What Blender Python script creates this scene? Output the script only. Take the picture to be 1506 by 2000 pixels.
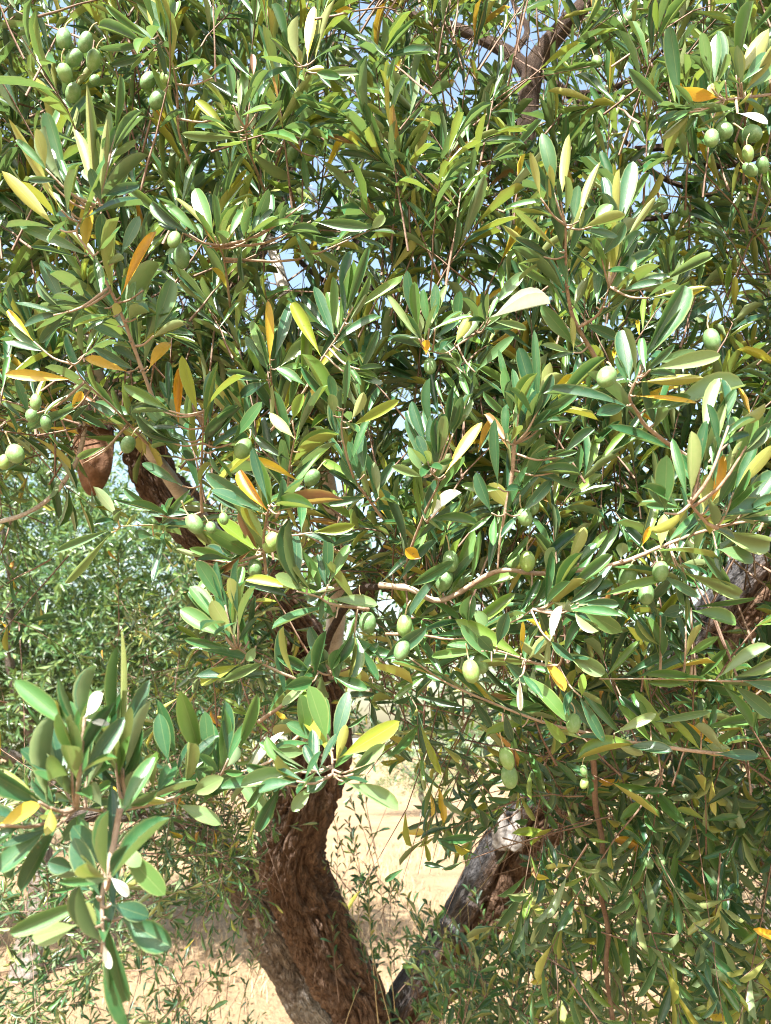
import bpy, math, random
import numpy as np
from mathutils import Vector, Matrix

# ------------------------------------------------------------------ clean
for o in list(bpy.data.objects):
    bpy.data.objects.remove(o)
scene = bpy.context.scene
COL = scene.collection
rng = np.random.default_rng(11)
random.seed(11)

# ------------------------------------------------------------------ camera
F = 1504.0                       # focal length in photograph pixels (1506 x 2000)
PITCH = math.radians(17.5)
CAM = np.array([0.0, 0.0, 1.5])
FWD = np.array([0.0, math.cos(PITCH), math.sin(PITCH)])
UPV = np.array([0.0, -math.sin(PITCH), math.cos(PITCH)])
RGT = np.array([1.0, 0.0, 0.0])
cam_d = bpy.data.cameras.new('camera')
cam = bpy.data.objects.new('camera', cam_d)
COL.objects.link(cam)
cam.location = CAM
cam.rotation_euler = (math.radians(90) + PITCH, 0, 0)
cam_d.sensor_fit = 'VERTICAL'
cam_d.sensor_height = 36.0
cam_d.lens = 36.0 * F / 2000.0
cam_d.clip_start = 0.02
cam_d.clip_end = 3000
cam_d.dof.use_dof = True
cam_d.dof.focus_distance = 0.80
cam_d.dof.aperture_fstop = 12.0
scene.camera = cam

# ------------------------------------------------------------------ sky and sun
SUN_EL = math.radians(48)
SUN_AZ = math.atan2(-0.36, -0.93)           # behind the camera, a little to its left
TO_SUN = np.array([math.sin(SUN_AZ) * math.cos(SUN_EL), math.cos(SUN_AZ) * math.cos(SUN_EL), math.sin(SUN_EL)])
world = bpy.data.worlds.new('World')
scene.world = world
world.use_nodes = True
wn = world.node_tree.nodes
wn.clear()
sky = wn.new('ShaderNodeTexSky')
sky.sky_type = 'NISHITA'
sky.sun_disc = False
sky.sun_elevation = SUN_EL
sky.sun_rotation = SUN_AZ
sky.air_density = 1.7
sky.dust_density = 4.0
sky.ozone_density = 1.0
bg = wn.new('ShaderNodeBackground')
bg.inputs[1].default_value = 0.095
wo = wn.new('ShaderNodeOutputWorld')
world.node_tree.links.new(sky.outputs[0], bg.inputs[0])
world.node_tree.links.new(bg.outputs[0], wo.inputs[0])

sun_d = bpy.data.lights.new('sun', 'SUN')
sun_d.energy = 5.0
sun_d.angle = math.radians(0.53)
sun_d.color = (1.0, 0.97, 0.92)
sun = bpy.data.objects.new('sun', sun_d)
COL.objects.link(sun)
sun.rotation_euler = Vector(-TO_SUN).to_track_quat('-Z', 'Y').to_euler()

scene.view_settings.view_transform = 'Standard'
scene.view_settings.look = 'None'
scene.view_settings.exposure = 2.15
scene.view_settings.gamma = 1.0
scene.render.engine = 'CYCLES'
scene.cycles.use_denoising = True
scene.cycles.filter_width = 1.0
scene.cycles.max_bounces = 8
scene.cycles.diffuse_bounces = 4
scene.cycles.glossy_bounces = 3
scene.cycles.transmission_bounces = 6
scene.cycles.transparent_max_bounces = 4

# ------------------------------------------------------------------ helpers
def P(x, y, d):
    """point of the place seen at photograph pixel (x, y), d metres in front of the camera"""
    x = np.asarray(x, float); y = np.asarray(y, float); d = np.asarray(d, float)
    return CAM + d[..., None] * (FWD + ((x - 753) / F)[..., None] * RGT + ((1000 - y) / F)[..., None] * UPV)

def unit(v):
    return v / (np.linalg.norm(v, axis=-1, keepdims=True) + 1e-12)

def rotate_about(v, a, ang):
    """rotate rows of v about unit rows a"""
    c = np.cos(ang)[..., None]; s = np.sin(ang)[..., None]
    return v * c + np.cross(a, v) * s + a * (np.sum(a * v, -1, keepdims=True)) * (1 - c)

def mesh_np(name, verts, faces_list, uv=None, attrs=None, smooth=True, mat=None, point_attr=None):
    """faces_list: list of int arrays (n,k)"""
    me = bpy.data.meshes.new(name)
    nv = len(verts)
    me.vertices.add(nv)
    me.vertices.foreach_set('co', np.asarray(verts, np.float32).ravel())
    loops = np.concatenate([f.ravel() for f in faces_list]).astype(np.int32)
    sizes = np.concatenate([np.full(len(f), f.shape[1], np.int32) for f in faces_list])
    starts = np.concatenate([[0], np.cumsum(sizes)[:-1]]).astype(np.int32)
    me.loops.add(len(loops))
    me.loops.foreach_set('vertex_index', loops)
    me.polygons.add(len(sizes))
    me.polygons.foreach_set('loop_start', starts)
    me.polygons.foreach_set('loop_total', sizes)
    if uv is not None:
        l = me.uv_layers.new(name='UVMap')
        l.data.foreach_set('uv', np.asarray(uv, np.float32)[loops].ravel())
    if attrs:
        for k, v in attrs.items():
            a = me.attributes.new(k, 'FLOAT', 'POINT')
            a.data.foreach_set('value', np.asarray(v, np.float32))
    me.update(calc_edges=True)
    if smooth:
        me.polygons.foreach_set('use_smooth', np.ones(len(sizes), bool))
    if mat is not None:
        me.materials.append(mat)
    me.validate()
    return me

def add_obj(name, data, parent=None, matrix=None, **props):
    o = bpy.data.objects.new(name, data)
    COL.objects.link(o)
    if parent is not None:
        o.parent = parent
    if matrix is not None:
        o.matrix_basis = matrix
    for k, v in props.items():
        o[k] = v
    return o

def catmull(pts, n):
    pts = np.asarray(pts, float)
    p = np.vstack([2 * pts[0] - pts[1], pts, 2 * pts[-1] - pts[-2]])
    seg = len(pts) - 1
    t = np.linspace(0, seg - 1e-9, n)
    i = t.astype(int); u = (t - i)[:, None]
    p0, p1, p2, p3 = p[i], p[i + 1], p[i + 2], p[i + 3]
    return 0.5 * (2 * p1 + (p2 - p0) * u + (2 * p0 - 5 * p1 + 4 * p2 - p3) * u ** 2 + (3 * p1 - p0 - 3 * p2 + p3) * u ** 3)

def vnoise(x, y, seed=0, perx=None):
    """2D value noise, optionally periodic in x"""
    r = np.random.default_rng(seed)
    tab = r.random((256, 256))
    xi = np.floor(x).astype(int); yi = np.floor(y).astype(int)
    fx = x - xi; fy = y - yi
    fx = fx * fx * (3 - 2 * fx); fy = fy * fy * (3 - 2 * fy)
    w = perx if perx else 256
    a = tab[(xi % w) % 256, yi % 256]; b = tab[((xi + 1) % w) % 256, yi % 256]
    c = tab[(xi % w) % 256, (yi + 1) % 256]; d = tab[((xi + 1) % w) % 256, (yi + 1) % 256]
    return (a * (1 - fx) + b * fx) * (1 - fy) + (c * (1 - fx) + d * fx) * fy

def frames(c):
    t = unit(np.gradient(c, axis=0))
    n = np.zeros_like(t)
    ref = np.array([0.0, 1.0, 0.2])
    n0 = ref - t[0] * (ref @ t[0]); n0 /= np.linalg.norm(n0)
    n[0] = n0
    for i in range(1, len(c)):
        v = n[i - 1] - t[i] * (n[i - 1] @ t[i])
        n[i] = v / (np.linalg.norm(v) + 1e-12)
    return t, n, np.cross(t, n)

def tube(ctrl, radii, rings, sides, disp=None, cap=True):
    """ctrl 3D points, radii per point -> verts, faces, uv (u round 0..1, v in metres)"""
    c = catmull(ctrl, rings)
    r = np.interp(np.linspace(0, 1, rings), np.linspace(0, 1, len(radii)), radii)
    t, n, b = frames(c)
    s = np.concatenate([[0], np.cumsum(np.linalg.norm(np.diff(c, axis=0), axis=1))])
    u = np.arange(sides) / sides
    ang = u * 2 * math.pi
    U, S = np.meshgrid(u, s)
    rr = r[:, None] * np.ones_like(U)
    if disp is not None:
        rr = rr + disp(U, S, r[:, None])
    v = c[:, None, :] + rr[..., None] * (np.cos(ang)[None, :, None] * n[:, None, :] + np.sin(ang)[None, :, None] * b[:, None, :])
    V = v.reshape(-1, 3)
    i = np.arange(rings - 1)[:, None]; j = np.arange(sides)[None, :]
    f = np.stack([i * sides + j, i * sides + (j + 1) % sides, (i + 1) * sides + (j + 1) % sides, (i + 1) * sides + j], -1).reshape(-1, 4)
    uv = np.stack([U.ravel(), S.ravel()], -1)
    faces = [f]
    if cap:
        k = len(V)
        V = np.vstack([V, c[-1:] + t[-1] * r[-1] * 0.4, c[:1] - t[0] * r[0] * 0.2])
        uv = np.vstack([uv, [[0.5, s[-1]], [0.5, 0]]])
        jj = np.arange(sides)
        top = (rings - 1) * sides
        faces.append(np.stack([top + jj, top + (jj + 1) % sides, np.full(sides, k)], -1))
        faces.append(np.stack([(jj + 1) % sides, jj, np.full(sides, k + 1)], -1))
    return V, faces, uv

class Acc:
    """collects several pieces of one mesh"""
    def __init__(self):
        self.v = []; self.f = {}; self.uv = []; self.n = 0; self.a = []
    def add(self, V, faces, uv, a=0.0):
        self.v.append(V); self.uv.append(uv)
        self.a.append(np.full(len(V), a) if np.isscalar(a) else a)
        for f in faces:
            self.f.setdefault(f.shape[1], []).append(f + self.n)
        self.n += len(V)
    def mesh(self, name, mat, smooth=True):
        fl = [np.vstack(x) for x in self.f.values()]
        return mesh_np(name, np.vstack(self.v), fl, np.vstack(self.uv), {'rnd': np.concatenate(self.a)}, smooth, mat)

# ------------------------------------------------------------------ materials
class NT:
    def __init__(self, name):
        self.m = bpy.data.materials.new(name)
        self.m.use_nodes = True
        self.t = self.m.node_tree
        self.t.nodes.clear()
    def n(self, kind, **kw):
        nd = self.t.nodes.new(kind)
        for k, v in kw.items():
            setattr(nd, k, v)
        return nd
    def link(self, a, b):
        self.t.links.new(a, b)
    def val(self, op, a, b=None, c=None, clamp=False):
        nd = self.n('ShaderNodeMath', operation=op, use_clamp=clamp)
        for i, x in enumerate((a, b, c)):
            if x is None: continue
            if isinstance(x, (int, float)): nd.inputs[i].default_value = x
            else: self.link(x, nd.inputs[i])
        return nd.outputs[0]
    def ramp(self, fac, stops, interp='LINEAR'):
        nd = self.n('ShaderNodeValToRGB')
        nd.color_ramp.interpolation = interp
        el = nd.color_ramp.elements
        while len(el) < len(stops): el.new(0.5)
        for e, (p, c) in zip(el, stops):
            e.position = p; e.color = (*c, 1)
        self.link(fac, nd.inputs[0])
        return nd.outputs[0]
    def mix(self, fac, a, b, blend='MIX'):
        nd = self.n('ShaderNodeMix', data_type='RGBA', blend_type=blend)
        for s, x in ((nd.inputs[0], fac), (nd.inputs[6], a), (nd.inputs[7], b)):
            if isinstance(x, (int, float)): s.default_value = x
            elif isinstance(x, tuple): s.default_value = (*x, 1)
            else: self.link(x, s)
        return nd.outputs[2]
    def noise(self, vec, scale, detail=3, rough=0.55):
        nd = self.n('ShaderNodeTexNoise')
        nd.inputs['Scale'].default_value = scale
        nd.inputs['Detail'].default_value = detail
        nd.inputs['Roughness'].default_value = rough
        if vec is not None: self.link(vec, nd.inputs['Vector'])
        return nd.outputs[0]
    def sep(self, vec):
        nd = self.n('ShaderNodeSeparateXYZ'); self.link(vec, nd.inputs[0]); return nd.outputs
    def scale(self, vec, s):
        nd = self.n('ShaderNodeVectorMath', operation='MULTIPLY')
        self.link(vec, nd.inputs[0]); nd.inputs[1].default_value = s
        return nd.outputs[0]
    def bump(self, h, strength, dist):
        nd = self.n('ShaderNodeBump')
        nd.inputs['Strength'].default_value = strength
        nd.inputs['Distance'].default_value = dist
        self.link(h, nd.inputs['Height'])
        return nd.outputs[0]
    def principled(self, col, rough, spec=0.5, normal=None):
        nd = self.n('ShaderNodeBsdfPrincipled')
        if isinstance(col, tuple): nd.inputs['Base Color'].default_value = (*col, 1)
        else: self.link(col, nd.inputs['Base Color'])
        if isinstance(rough, (int, float)): nd.inputs['Roughness'].default_value = rough
        else: self.link(rough, nd.inputs['Roughness'])
        nd.inputs['Specular IOR Level'].default_value = spec
        if normal is not None: self.link(normal, nd.inputs['Normal'])
        return nd
    def out(self, sh):
        o = self.n('ShaderNodeOutputMaterial'); self.link(sh, o.inputs[0]); return self.m

LEAF_TOP = [(0.0, (0.009, 0.052, 0.026)), (0.30, (0.015, 0.078, 0.032)), (0.52, (0.028, 0.114, 0.036)),
            (0.72, (0.058, 0.165, 0.042)), (0.93, (0.145, 0.25, 0.034)), (0.980, (0.24, 0.27, 0.025)), (0.986, (0.58, 0.42, 0.02)),
            (0.992, (0.62, 0.34, 0.012)), (0.997, (0.20, 0.09, 0.05))]
LEAF_UND = [(0.0, (0.145, 0.225, 0.12)), (0.45, (0.20, 0.268, 0.115)), (0.94, (0.38, 0.37, 0.07)), (0.986, (0.56, 0.40, 0.05)), (0.993, (0.48, 0.25, 0.06))]

def leaf_material(name, source, top, und, trans=0.24, rough=0.36, veins=1.0, aged=0.0):
    t = NT(name)
    if source == 'attr':
        r = t.n('ShaderNodeAttribute', attribute_name='rnd').outputs['Fac']
    else:
        r = t.n('ShaderNodeObjectInfo').outputs['Random']
    uvn = t.n('ShaderNodeUVMap', uv_map='UVMap').outputs[0]
    u, v, _ = t.sep(uvn)
    geo = t.n('ShaderNodeNewGeometry')
    ctop = t.ramp(r, top)
    cund = t.ramp(r, und)
    du = t.val('ABSOLUTE', t.val('SUBTRACT', u, 0.5))
    mid = t.val('SUBTRACT', 1.0, t.val('DIVIDE', du, 0.032), clamp=True)
    rim = t.val('MULTIPLY', t.val('SUBTRACT', du, 0.425), 14.0, clamp=True)
    # side veins
    vv = t.val('ADD', t.val('MULTIPLY', v, 60.0), t.val('MULTIPLY', du, -30.0))
    vein = t.val('MULTIPLY', t.val('SUBTRACT', t.val('SINE', vv), 0.86), 4.0, clamp=True)
    tc = t.n('ShaderNodeTexCoord').outputs['Object'] if source == 'attr' else t.scale(uvn, (1.0, 4.5, 1.0))
    sc = 1.0 if source != 'attr' else 60.0
    blot = t.noise(tc, 3.0 * sc, 3)
    speck = t.noise(tc, 45.0 * sc if source != 'attr' else 1800.0, 2)
    ctop = t.mix(t.val('MULTIPLY', t.val('SUBTRACT', blot, 0.42), 1.6, clamp=True), ctop, t.mix(0.25, ctop, (0.14, 0.20, 0.05)))
    ctop = t.mix(t.val('MULTIPLY', vein, 0.16 * veins), ctop, (0.15, 0.20, 0.07))
    ctop = t.mix(t.val('MULTIPLY', t.val('SUBTRACT', speck, 0.55), 1.3, clamp=True), ctop, (0.12, 0.20, 0.09))
    ctop = t.mix(t.val('MULTIPLY', mid, 0.42 * veins), ctop, (0.26, 0.31, 0.12))
    ctop = t.mix(t.val('MULTIPLY', rim, 0.40 * veins), ctop, (0.40, 0.41, 0.16))
    cund = t.mix(t.val('MULTIPLY', t.val('SUBTRACT', blot, 0.42), 1.4, clamp=True), cund, t.mix(0.4, cund, (0.36, 0.34, 0.16)))
    cund = t.mix(t.val('MULTIPLY', mid, 0.5 * veins), cund, (0.40, 0.40, 0.20))
    blem = t.val('MULTIPLY', t.val('SUBTRACT', t.noise(tc, 7.0 * sc if source != 'attr' else 300.0, 1), 0.70), 14.0, clamp=True)
    ctop = t.mix(t.val('MULTIPLY', blem, 0.6), ctop, (0.16, 0.11, 0.05))
    if aged:
        # ageing leaves: green left over in patches, brown tip and spots
        grn = t.val('MULTIPLY', t.val('SUBTRACT', t.noise(tc, 1.3, 2), 0.52), 5.0, clamp=True)
        tipb = t.val('MULTIPLY', t.val('SUBTRACT', t.val('ADD', v, t.val('MULTIPLY', blot, 0.3)), 1.04), 9.0, clamp=True)
        spot = t.val('MULTIPLY', t.val('SUBTRACT', t.noise(tc, 9.0, 2), 0.66), 9.0, clamp=True)
        ctop = t.mix(t.val('MULTIPLY', grn, aged), ctop, (0.22, 0.27, 0.03))
        cund = t.mix(t.val('MULTIPLY', grn, aged), cund, (0.36, 0.38, 0.08))
        dk = t.val('MULTIPLY', t.val('MAXIMUM', tipb, spot), 0.75)
        ctop = t.mix(dk, ctop, (0.22, 0.10, 0.04)); cund = t.mix(dk, cund, (0.26, 0.13, 0.06))
    col = t.mix(geo.outputs['Backfacing'], ctop, cund)
    h = t.val('ADD', t.val('MULTIPLY', speck, 0.5), t.val('MULTIPLY', mid, -0.8))
    nb = t.bump(h, 0.25, 0.0006)
    rg = t.val('ADD', t.val('MULTIPLY', blot, 0.18), rough - 0.08)
    p = t.principled(col, rg, 0.65, nb)
    tr = t.n('ShaderNodeBsdfTranslucent')
    t.link(t.mix(0.55, ctop, t.mix(0.5, cund, (0.25, 0.46, 0.05)), 'MIX'), tr.inputs[0])
    ms = t.n('ShaderNodeMixShader'); ms.inputs[0].default_value = trans
    t.link(p.outputs[0], ms.inputs[1]); t.link(tr.outputs[0], ms.inputs[2])
    return t.out(ms.outputs[0])

def flat(c): return [(0.0, c), (1.0, c)]
GREEN_TOP = [(0.0, (0.016, 0.078, 0.040)), (0.35, (0.027, 0.104, 0.044)), (0.7, (0.048, 0.140, 0.048)), (1.0, (0.095, 0.195, 0.044))]
GREEN_UND = [(0.0, (0.22, 0.28, 0.10)), (0.5, (0.28, 0.32, 0.09)), (1.0, (0.38, 0.38, 0.08))]
M = {}
M['far'] = leaf_material('far_olive_leaf', 'attr', [(0.0, (0.016, 0.060, 0.024)), (0.5, (0.045, 0.110, 0.034)), (1.0, (0.13, 0.19, 0.045))], [(0.0, (0.12, 0.18, 0.075)), (1.0, (0.24, 0.28, 0.09))], veins=0.0)
M['foliage'] = leaf_material('olive_leaf_mass', 'attr', LEAF_TOP, LEAF_UND, veins=0.8)
M['g'] = leaf_material('olive_leaf_green', 'obj', GREEN_TOP, GREEN_UND)
M['u'] = M['g']
M['l'] = leaf_material('olive_leaf_light_green', 'obj', [(0.0, (0.15, 0.25, 0.025)), (1.0, (0.26, 0.31, 0.03))], [(0.0, (0.34, 0.36, 0.12)), (1.0, (0.42, 0.40, 0.10))])
M['p'] = leaf_material('olive_leaf_pale_sheen', 'obj', [(0.0, (0.11, 0.21, 0.085)), (1.0, (0.20, 0.29, 0.11))], [(0.0, (0.36, 0.42, 0.20)), (1.0, (0.44, 0.47, 0.22))], rough=0.36)  # paler green, with the sheen of sunlit leaves put into the colour
M['y'] = leaf_material('olive_leaf_yellow', 'obj', [(0.0, (0.50, 0.38, 0.04)), (1.0, (0.58, 0.36, 0.03))], [(0.0, (0.55, 0.43, 0.08)), (1.0, (0.55, 0.40, 0.06))], veins=0.3, aged=0.4)
M['o'] = leaf_material('olive_leaf_orange', 'obj', [(0.0, (0.62, 0.29, 0.02)), (1.0, (0.66, 0.35, 0.02))], [(0.0, (0.60, 0.33, 0.05)), (1.0, (0.62, 0.36, 0.05))], veins=0.25, aged=0.25)
M['b'] = leaf_material('olive_leaf_brown', 'obj', [(0.0, (0.24, 0.09, 0.05)), (1.0, (0.32, 0.14, 0.08))], [(0.0, (0.34, 0.17, 0.10)), (1.0, (0.40, 0.22, 0.13))], trans=0.08, veins=0.3)
M['w'] = leaf_material('olive_leaf_glare', 'obj', flat((0.72, 0.72, 0.64)), flat((0.74, 0.73, 0.66)), trans=0.2, veins=0.2)  # sun glare on a leaf, painted as a near-white colour

def bark_material(name, c_dark, c_mid, c_light, c_grey, grey_at=0.62, split=None):
    t = NT(name)
    uvn = t.n('ShaderNodeUVMap', uv_map='UVMap').outputs[0]
    ob = t.n('ShaderNodeTexCoord').outputs['Object']
    st = t.scale(uvn, (30.0, 22.0, 1.0))
    n1 = t.noise(ob, 38.0, 5, 0.65)
    n2 = t.noise(st, 1.0, 6, 0.7)
    n3 = t.noise(ob, 5.0, 3)
    col = t.ramp(t.val('ADD', t.val('MULTIPLY', n1, 0.5), t.val('MULTIPLY', n2, 0.5)), [(0.34, c_dark), (0.50, c_mid), (0.68, c_light)])
    g = t.val('MULTIPLY', t.val('SUBTRACT', n3, grey_at), 7.0, clamp=True)
    col = t.mix(t.val('MULTIPLY', g, 0.8), col, t.ramp(n1, [(0.3, tuple(0.6 * x for x in c_grey)), (0.7, c_grey)]))
    if split is not None:
        u, v, _ = t.sep(uvn)
        w = t.val('ADD', u, t.val('ADD', t.val('MULTIPLY', t.val('SUBTRACT', n3, 0.5), 0.30), t.val('MULTIPLY', t.val('SUBTRACT', n2, 0.5), 0.25)))
        a = t.val('MULTIPLY', t.val('SUBTRACT', w, split[0]), 7.0, clamp=True)
        b = t.val('MULTIPLY', t.val('SUBTRACT', split[1], w), 7.0, clamp=True)
        grain = t.noise(t.scale(uvn, (90.0, 4.0, 1.0)), 1.0, 5, 0.7)
        wood = t.ramp(grain, [(0.28, (0.028, 0.028, 0.033)), (0.5, (0.085, 0.082, 0.085)), (0.74, (0.20, 0.18, 0.16))])
        col = t.mix(t.val('MULTIPLY', a, b), col, wood)
    fis = t.noise(t.scale(uvn, (52.0, 17.0, 1.0)), 1.0, 3, 0.6)
    rid = t.val('POWER', t.val('MULTIPLY', t.val('ABSOLUTE', t.val('SUBTRACT', fis, 0.5)), 5.0, clamp=True), 0.5)
    h = t.val('ADD', t.val('ADD', t.val('MULTIPLY', n2, 0.5), t.val('MULTIPLY', n1, 0.4)), t.val('MULTIPLY', rid, 0.9))
    p = t.principled(col, 0.88, 0.2, t.bump(h, 1.0, 0.012))
    return t.out(p.outputs[0])

M['bark'] = bark_material('olive_bark', (0.060, 0.036, 0.025), (0.135, 0.086, 0.060), (0.225, 0.158, 0.115), (0.26, 0.225, 0.19), 0.62)
M['bark_grey'] = bark_material('olive_bark_greyed', (0.085, 0.07, 0.06), (0.20, 0.165, 0.14), (0.34, 0.295, 0.25), (0.36, 0.335, 0.30), 0.47)
M['bark_split'] = bark_material('olive_bark_with_bare_wood', (0.06, 0.034, 0.022), (0.13, 0.078, 0.050), (0.21, 0.138, 0.092), (0.24, 0.20, 0.17), 0.66, split=(-0.05, 0.50))
M['limb'] = bark_material('olive_limb_bark', (0.055, 0.035, 0.026), (0.105, 0.068, 0.050), (0.17, 0.12, 0.09), (0.20, 0.175, 0.155), 0.64)

def twig_material(name, a, b, c):
    t = NT(name)
    ob = t.n('ShaderNodeTexCoord').outputs['Object']
    n1 = t.noise(ob, 260.0, 4, 0.6)
    n2 = t.noise(ob, 22.0, 3)
    col = t.mix(t.val('MULTIPLY', t.val('SUBTRACT', n2, 0.42), 4.0, clamp=True), t.ramp(n1, [(0.35, a), (0.65, b)]), t.mix(n1, b, c))
    p = t.principled(col, 0.75, 0.3, t.bump(n1, 0.6, 0.0015))
    return t.out(p.outputs[0])
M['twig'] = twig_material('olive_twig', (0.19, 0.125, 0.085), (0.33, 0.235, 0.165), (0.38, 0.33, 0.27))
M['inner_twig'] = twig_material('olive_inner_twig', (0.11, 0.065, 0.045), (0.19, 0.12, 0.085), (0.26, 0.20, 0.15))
M['shoot'] = twig_material('olive_green_shoot', (0.40, 0.31, 0.16), (0.50, 0.40, 0.22), (0.52, 0.47, 0.30))
M['grey_twig'] = twig_material('olive_grey_branch', (0.22, 0.19, 0.165), (0.36, 0.32, 0.28), (0.48, 0.44, 0.39))

def olive_material():
    t = NT('olive_fruit_skin')
    ob = t.n('ShaderNodeTexCoord').outputs['Object']
    r = t.n('ShaderNodeObjectInfo').outputs['Random']
    base = t.ramp(r, [(0.0, (0.085, 0.18, 0.06)), (0.6, (0.13, 0.24, 0.075)), (1.0, (0.21, 0.32, 0.07))])
    vo = t.n('ShaderNodeTexVoronoi'); vo.inputs['Scale'].default_value = 9.0; t.link(ob, vo.inputs['Vector'])
    dots = t.val('MULTIPLY', t.val('SUBTRACT', 0.16, vo.outputs['Distance']), 14.0, clamp=True)
    bloom = t.noise(ob, 2.2, 4)
    col = t.mix(t.val('MULTIPLY', t.val('SUBTRACT', bloom, 0.4), 1.5, clamp=True), base, t.mix(0.45, base, (0.42, 0.50, 0.36)))
    col = t.mix(t.val('MULTIPLY', dots, 0.45), col, (0.50, 0.56, 0.36))
    p = t.principled(col, 0.42, 0.5, t.bump(t.noise(ob, 14.0, 3), 0.15, 0.03))
    p.inputs['Subsurface Weight'].default_value = 0.15
    p.inputs['Subsurface Radius'].default_value = (0.4, 0.6, 0.2)
    p.inputs['Subsurface Scale'].default_value = 0.006
    return t.out(p.outputs[0])
M['olive'] = olive_material()

def ground_material():
    t = NT('dry_straw_soil')
    ob = t.n('ShaderNodeTexCoord').outputs['Object']
    n1 = t.noise(ob, 1.1, 5, 0.6)
    n2 = t.noise(ob, 16.0, 6, 0.7)
    n3 = t.noise(t.scale(ob, (1.0, 0.35, 1.0)), 60.0, 4, 0.7)
    col = t.ramp(n1, [(0.3, (0.20, 0.132, 0.076)), (0.55, (0.28, 0.193, 0.113)), (0.75, (0.34, 0.245, 0.145))])
    col = t.mix(t.val('MULTIPLY', t.val('SUBTRACT', n2, 0.5), 2.5, clamp=True), col, (0.37, 0.27, 0.16))
    col = t.mix(t.val('MULTIPLY', t.val('SUBTRACT', 0.42, n3), 3.0, clamp=True), col, (0.20, 0.13, 0.075))
    p = t.principled(col, 0.95, 0.1, t.bump(t.val('ADD', n2, n3), 0.9, 0.03))
    return t.out(p.outputs[0])
M['ground'] = ground_material()

def simple_noise_mat(name, a, b, scale, rough=0.9):
    t = NT(name)
    ob = t.n('ShaderNodeTexCoord').outputs['Object']
    n1 = t.noise(ob, scale, 4, 0.65)
    p = t.principled(t.ramp(n1, [(0.3, a), (0.7, b)]), rough, 0.2, t.bump(n1, 0.5, 0.01))
    return t.out(p.outputs[0])
M['straw'] = simple_noise_mat('dry_straw', (0.30, 0.21, 0.115), (0.44, 0.33, 0.19), 6.0)
M['cut_wood'] = simple_noise_mat('weathered_saw_cut', (0.10, 0.052, 0.03), (0.22, 0.12, 0.07), 45.0)
M['dead_wood'] = simple_noise_mat('dead_grey_wood', (0.15, 0.14, 0.14), (0.38, 0.35, 0.32), 60.0)

# ------------------------------------------------------------------ ground
def ground_height(x, y):
    return 0.05 * (vnoise(x * 0.35 + 90, y * 0.35 + 90, 3) - 0.5) + 0.018 * (vnoise(x * 2.3 + 200, y * 2.3 + 200, 4) - 0.5)

ax = np.concatenate([-np.geomspace(900, 9, 26), np.linspace(-8.5, 8.5, 120), np.geomspace(9, 900, 26)])
ay = np.concatenate([-np.geomspace(300, 3, 12), np.linspace(-2.5, 16, 130), np.geomspace(17, 1800, 34)])
GX, GY = np.meshgrid(ax, ay)
fade = np.clip(1.5 - np.hypot(GX, GY) / 60, 0, 1)
GZ = ground_height(GX, GY) * fade
nx_, ny_ = len(ax), len(ay)
ii, jj = np.meshgrid(np.arange(ny_ - 1), np.arange(nx_ - 1), indexing='ij')
gf = np.stack([ii * nx_ + jj, ii * nx_ + jj + 1, (ii + 1) * nx_ + jj + 1, (ii + 1) * nx_ + jj], -1).reshape(-1, 4)
add_obj('ground', mesh_np('ground', np.stack([GX, GY, GZ], -1).reshape(-1, 3), [gf], None, None, True, M['ground']), kind='structure',
        label='dry straw coloured ground of the olive grove', category='ground')

# dry grass: short bent straw blades
def dry_grass(n):
    x = rng.uniform(-7, 7, n); y = rng.uniform(3.0, 15.0, n)
    cl = vnoise(x * 1.3 + 50, y * 1.3 + 50, 8)
    keep = rng.random(n) < np.clip((cl - 0.25) * 1.8, 0.08, 1)
    x, y = x[keep], y[keep]; n = len(x)
    z = ground_height(x, y)
    h = rng.uniform(0.03, 0.13, n)
    a = rng.uniform(0, 2 * math.pi, n)
    lean = rng.uniform(0.2, 1.6, n) * h
    w = rng.uniform(0.0015, 0.004, n)
    base = np.stack([x, y, z - 0.004], -1)
    d = np.stack([np.cos(a), np.sin(a), np.zeros(n)], -1)
    s = np.stack([-np.sin(a), np.cos(a), np.zeros(n)], -1) * w[:, None]
    midp = base + d * (lean * 0.35)[:, None] + np.array([0, 0, 1.0]) * (h * 0.65)[:, None]
    tip = base + d * lean[:, None] + np.array([0, 0, 1.0]) * h[:, None]
    V = np.stack([base - s, base + s, midp - s * 0.8, midp + s * 0.8, tip], 1).reshape(-1, 3)
    k = np.arange(n)[:, None] * 5
    q = k + np.array([[0, 1, 3, 2]]); tr = k + np.array([[2, 3, 4]])
    return mesh_np('dry_grass', V, [q, tr], None, None, True, M['straw'])
add_obj('dry_grass', dry_grass(45000), kind='stuff', label='short dry straw grass scattered over the pale ground', category='grass')

# ------------------------------------------------------------------ leaf shapes
def leaf_profile(v):
    """half-width (peak about 0.5) of an olive leaf along v in 0..1"""
    return np.interp(v, [0, .1, .2, .35, .5, .62, .75, .86, .94, 1], [0, .10, .22, .375, .475, .5, .465, .375, .24, 0.0])

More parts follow.
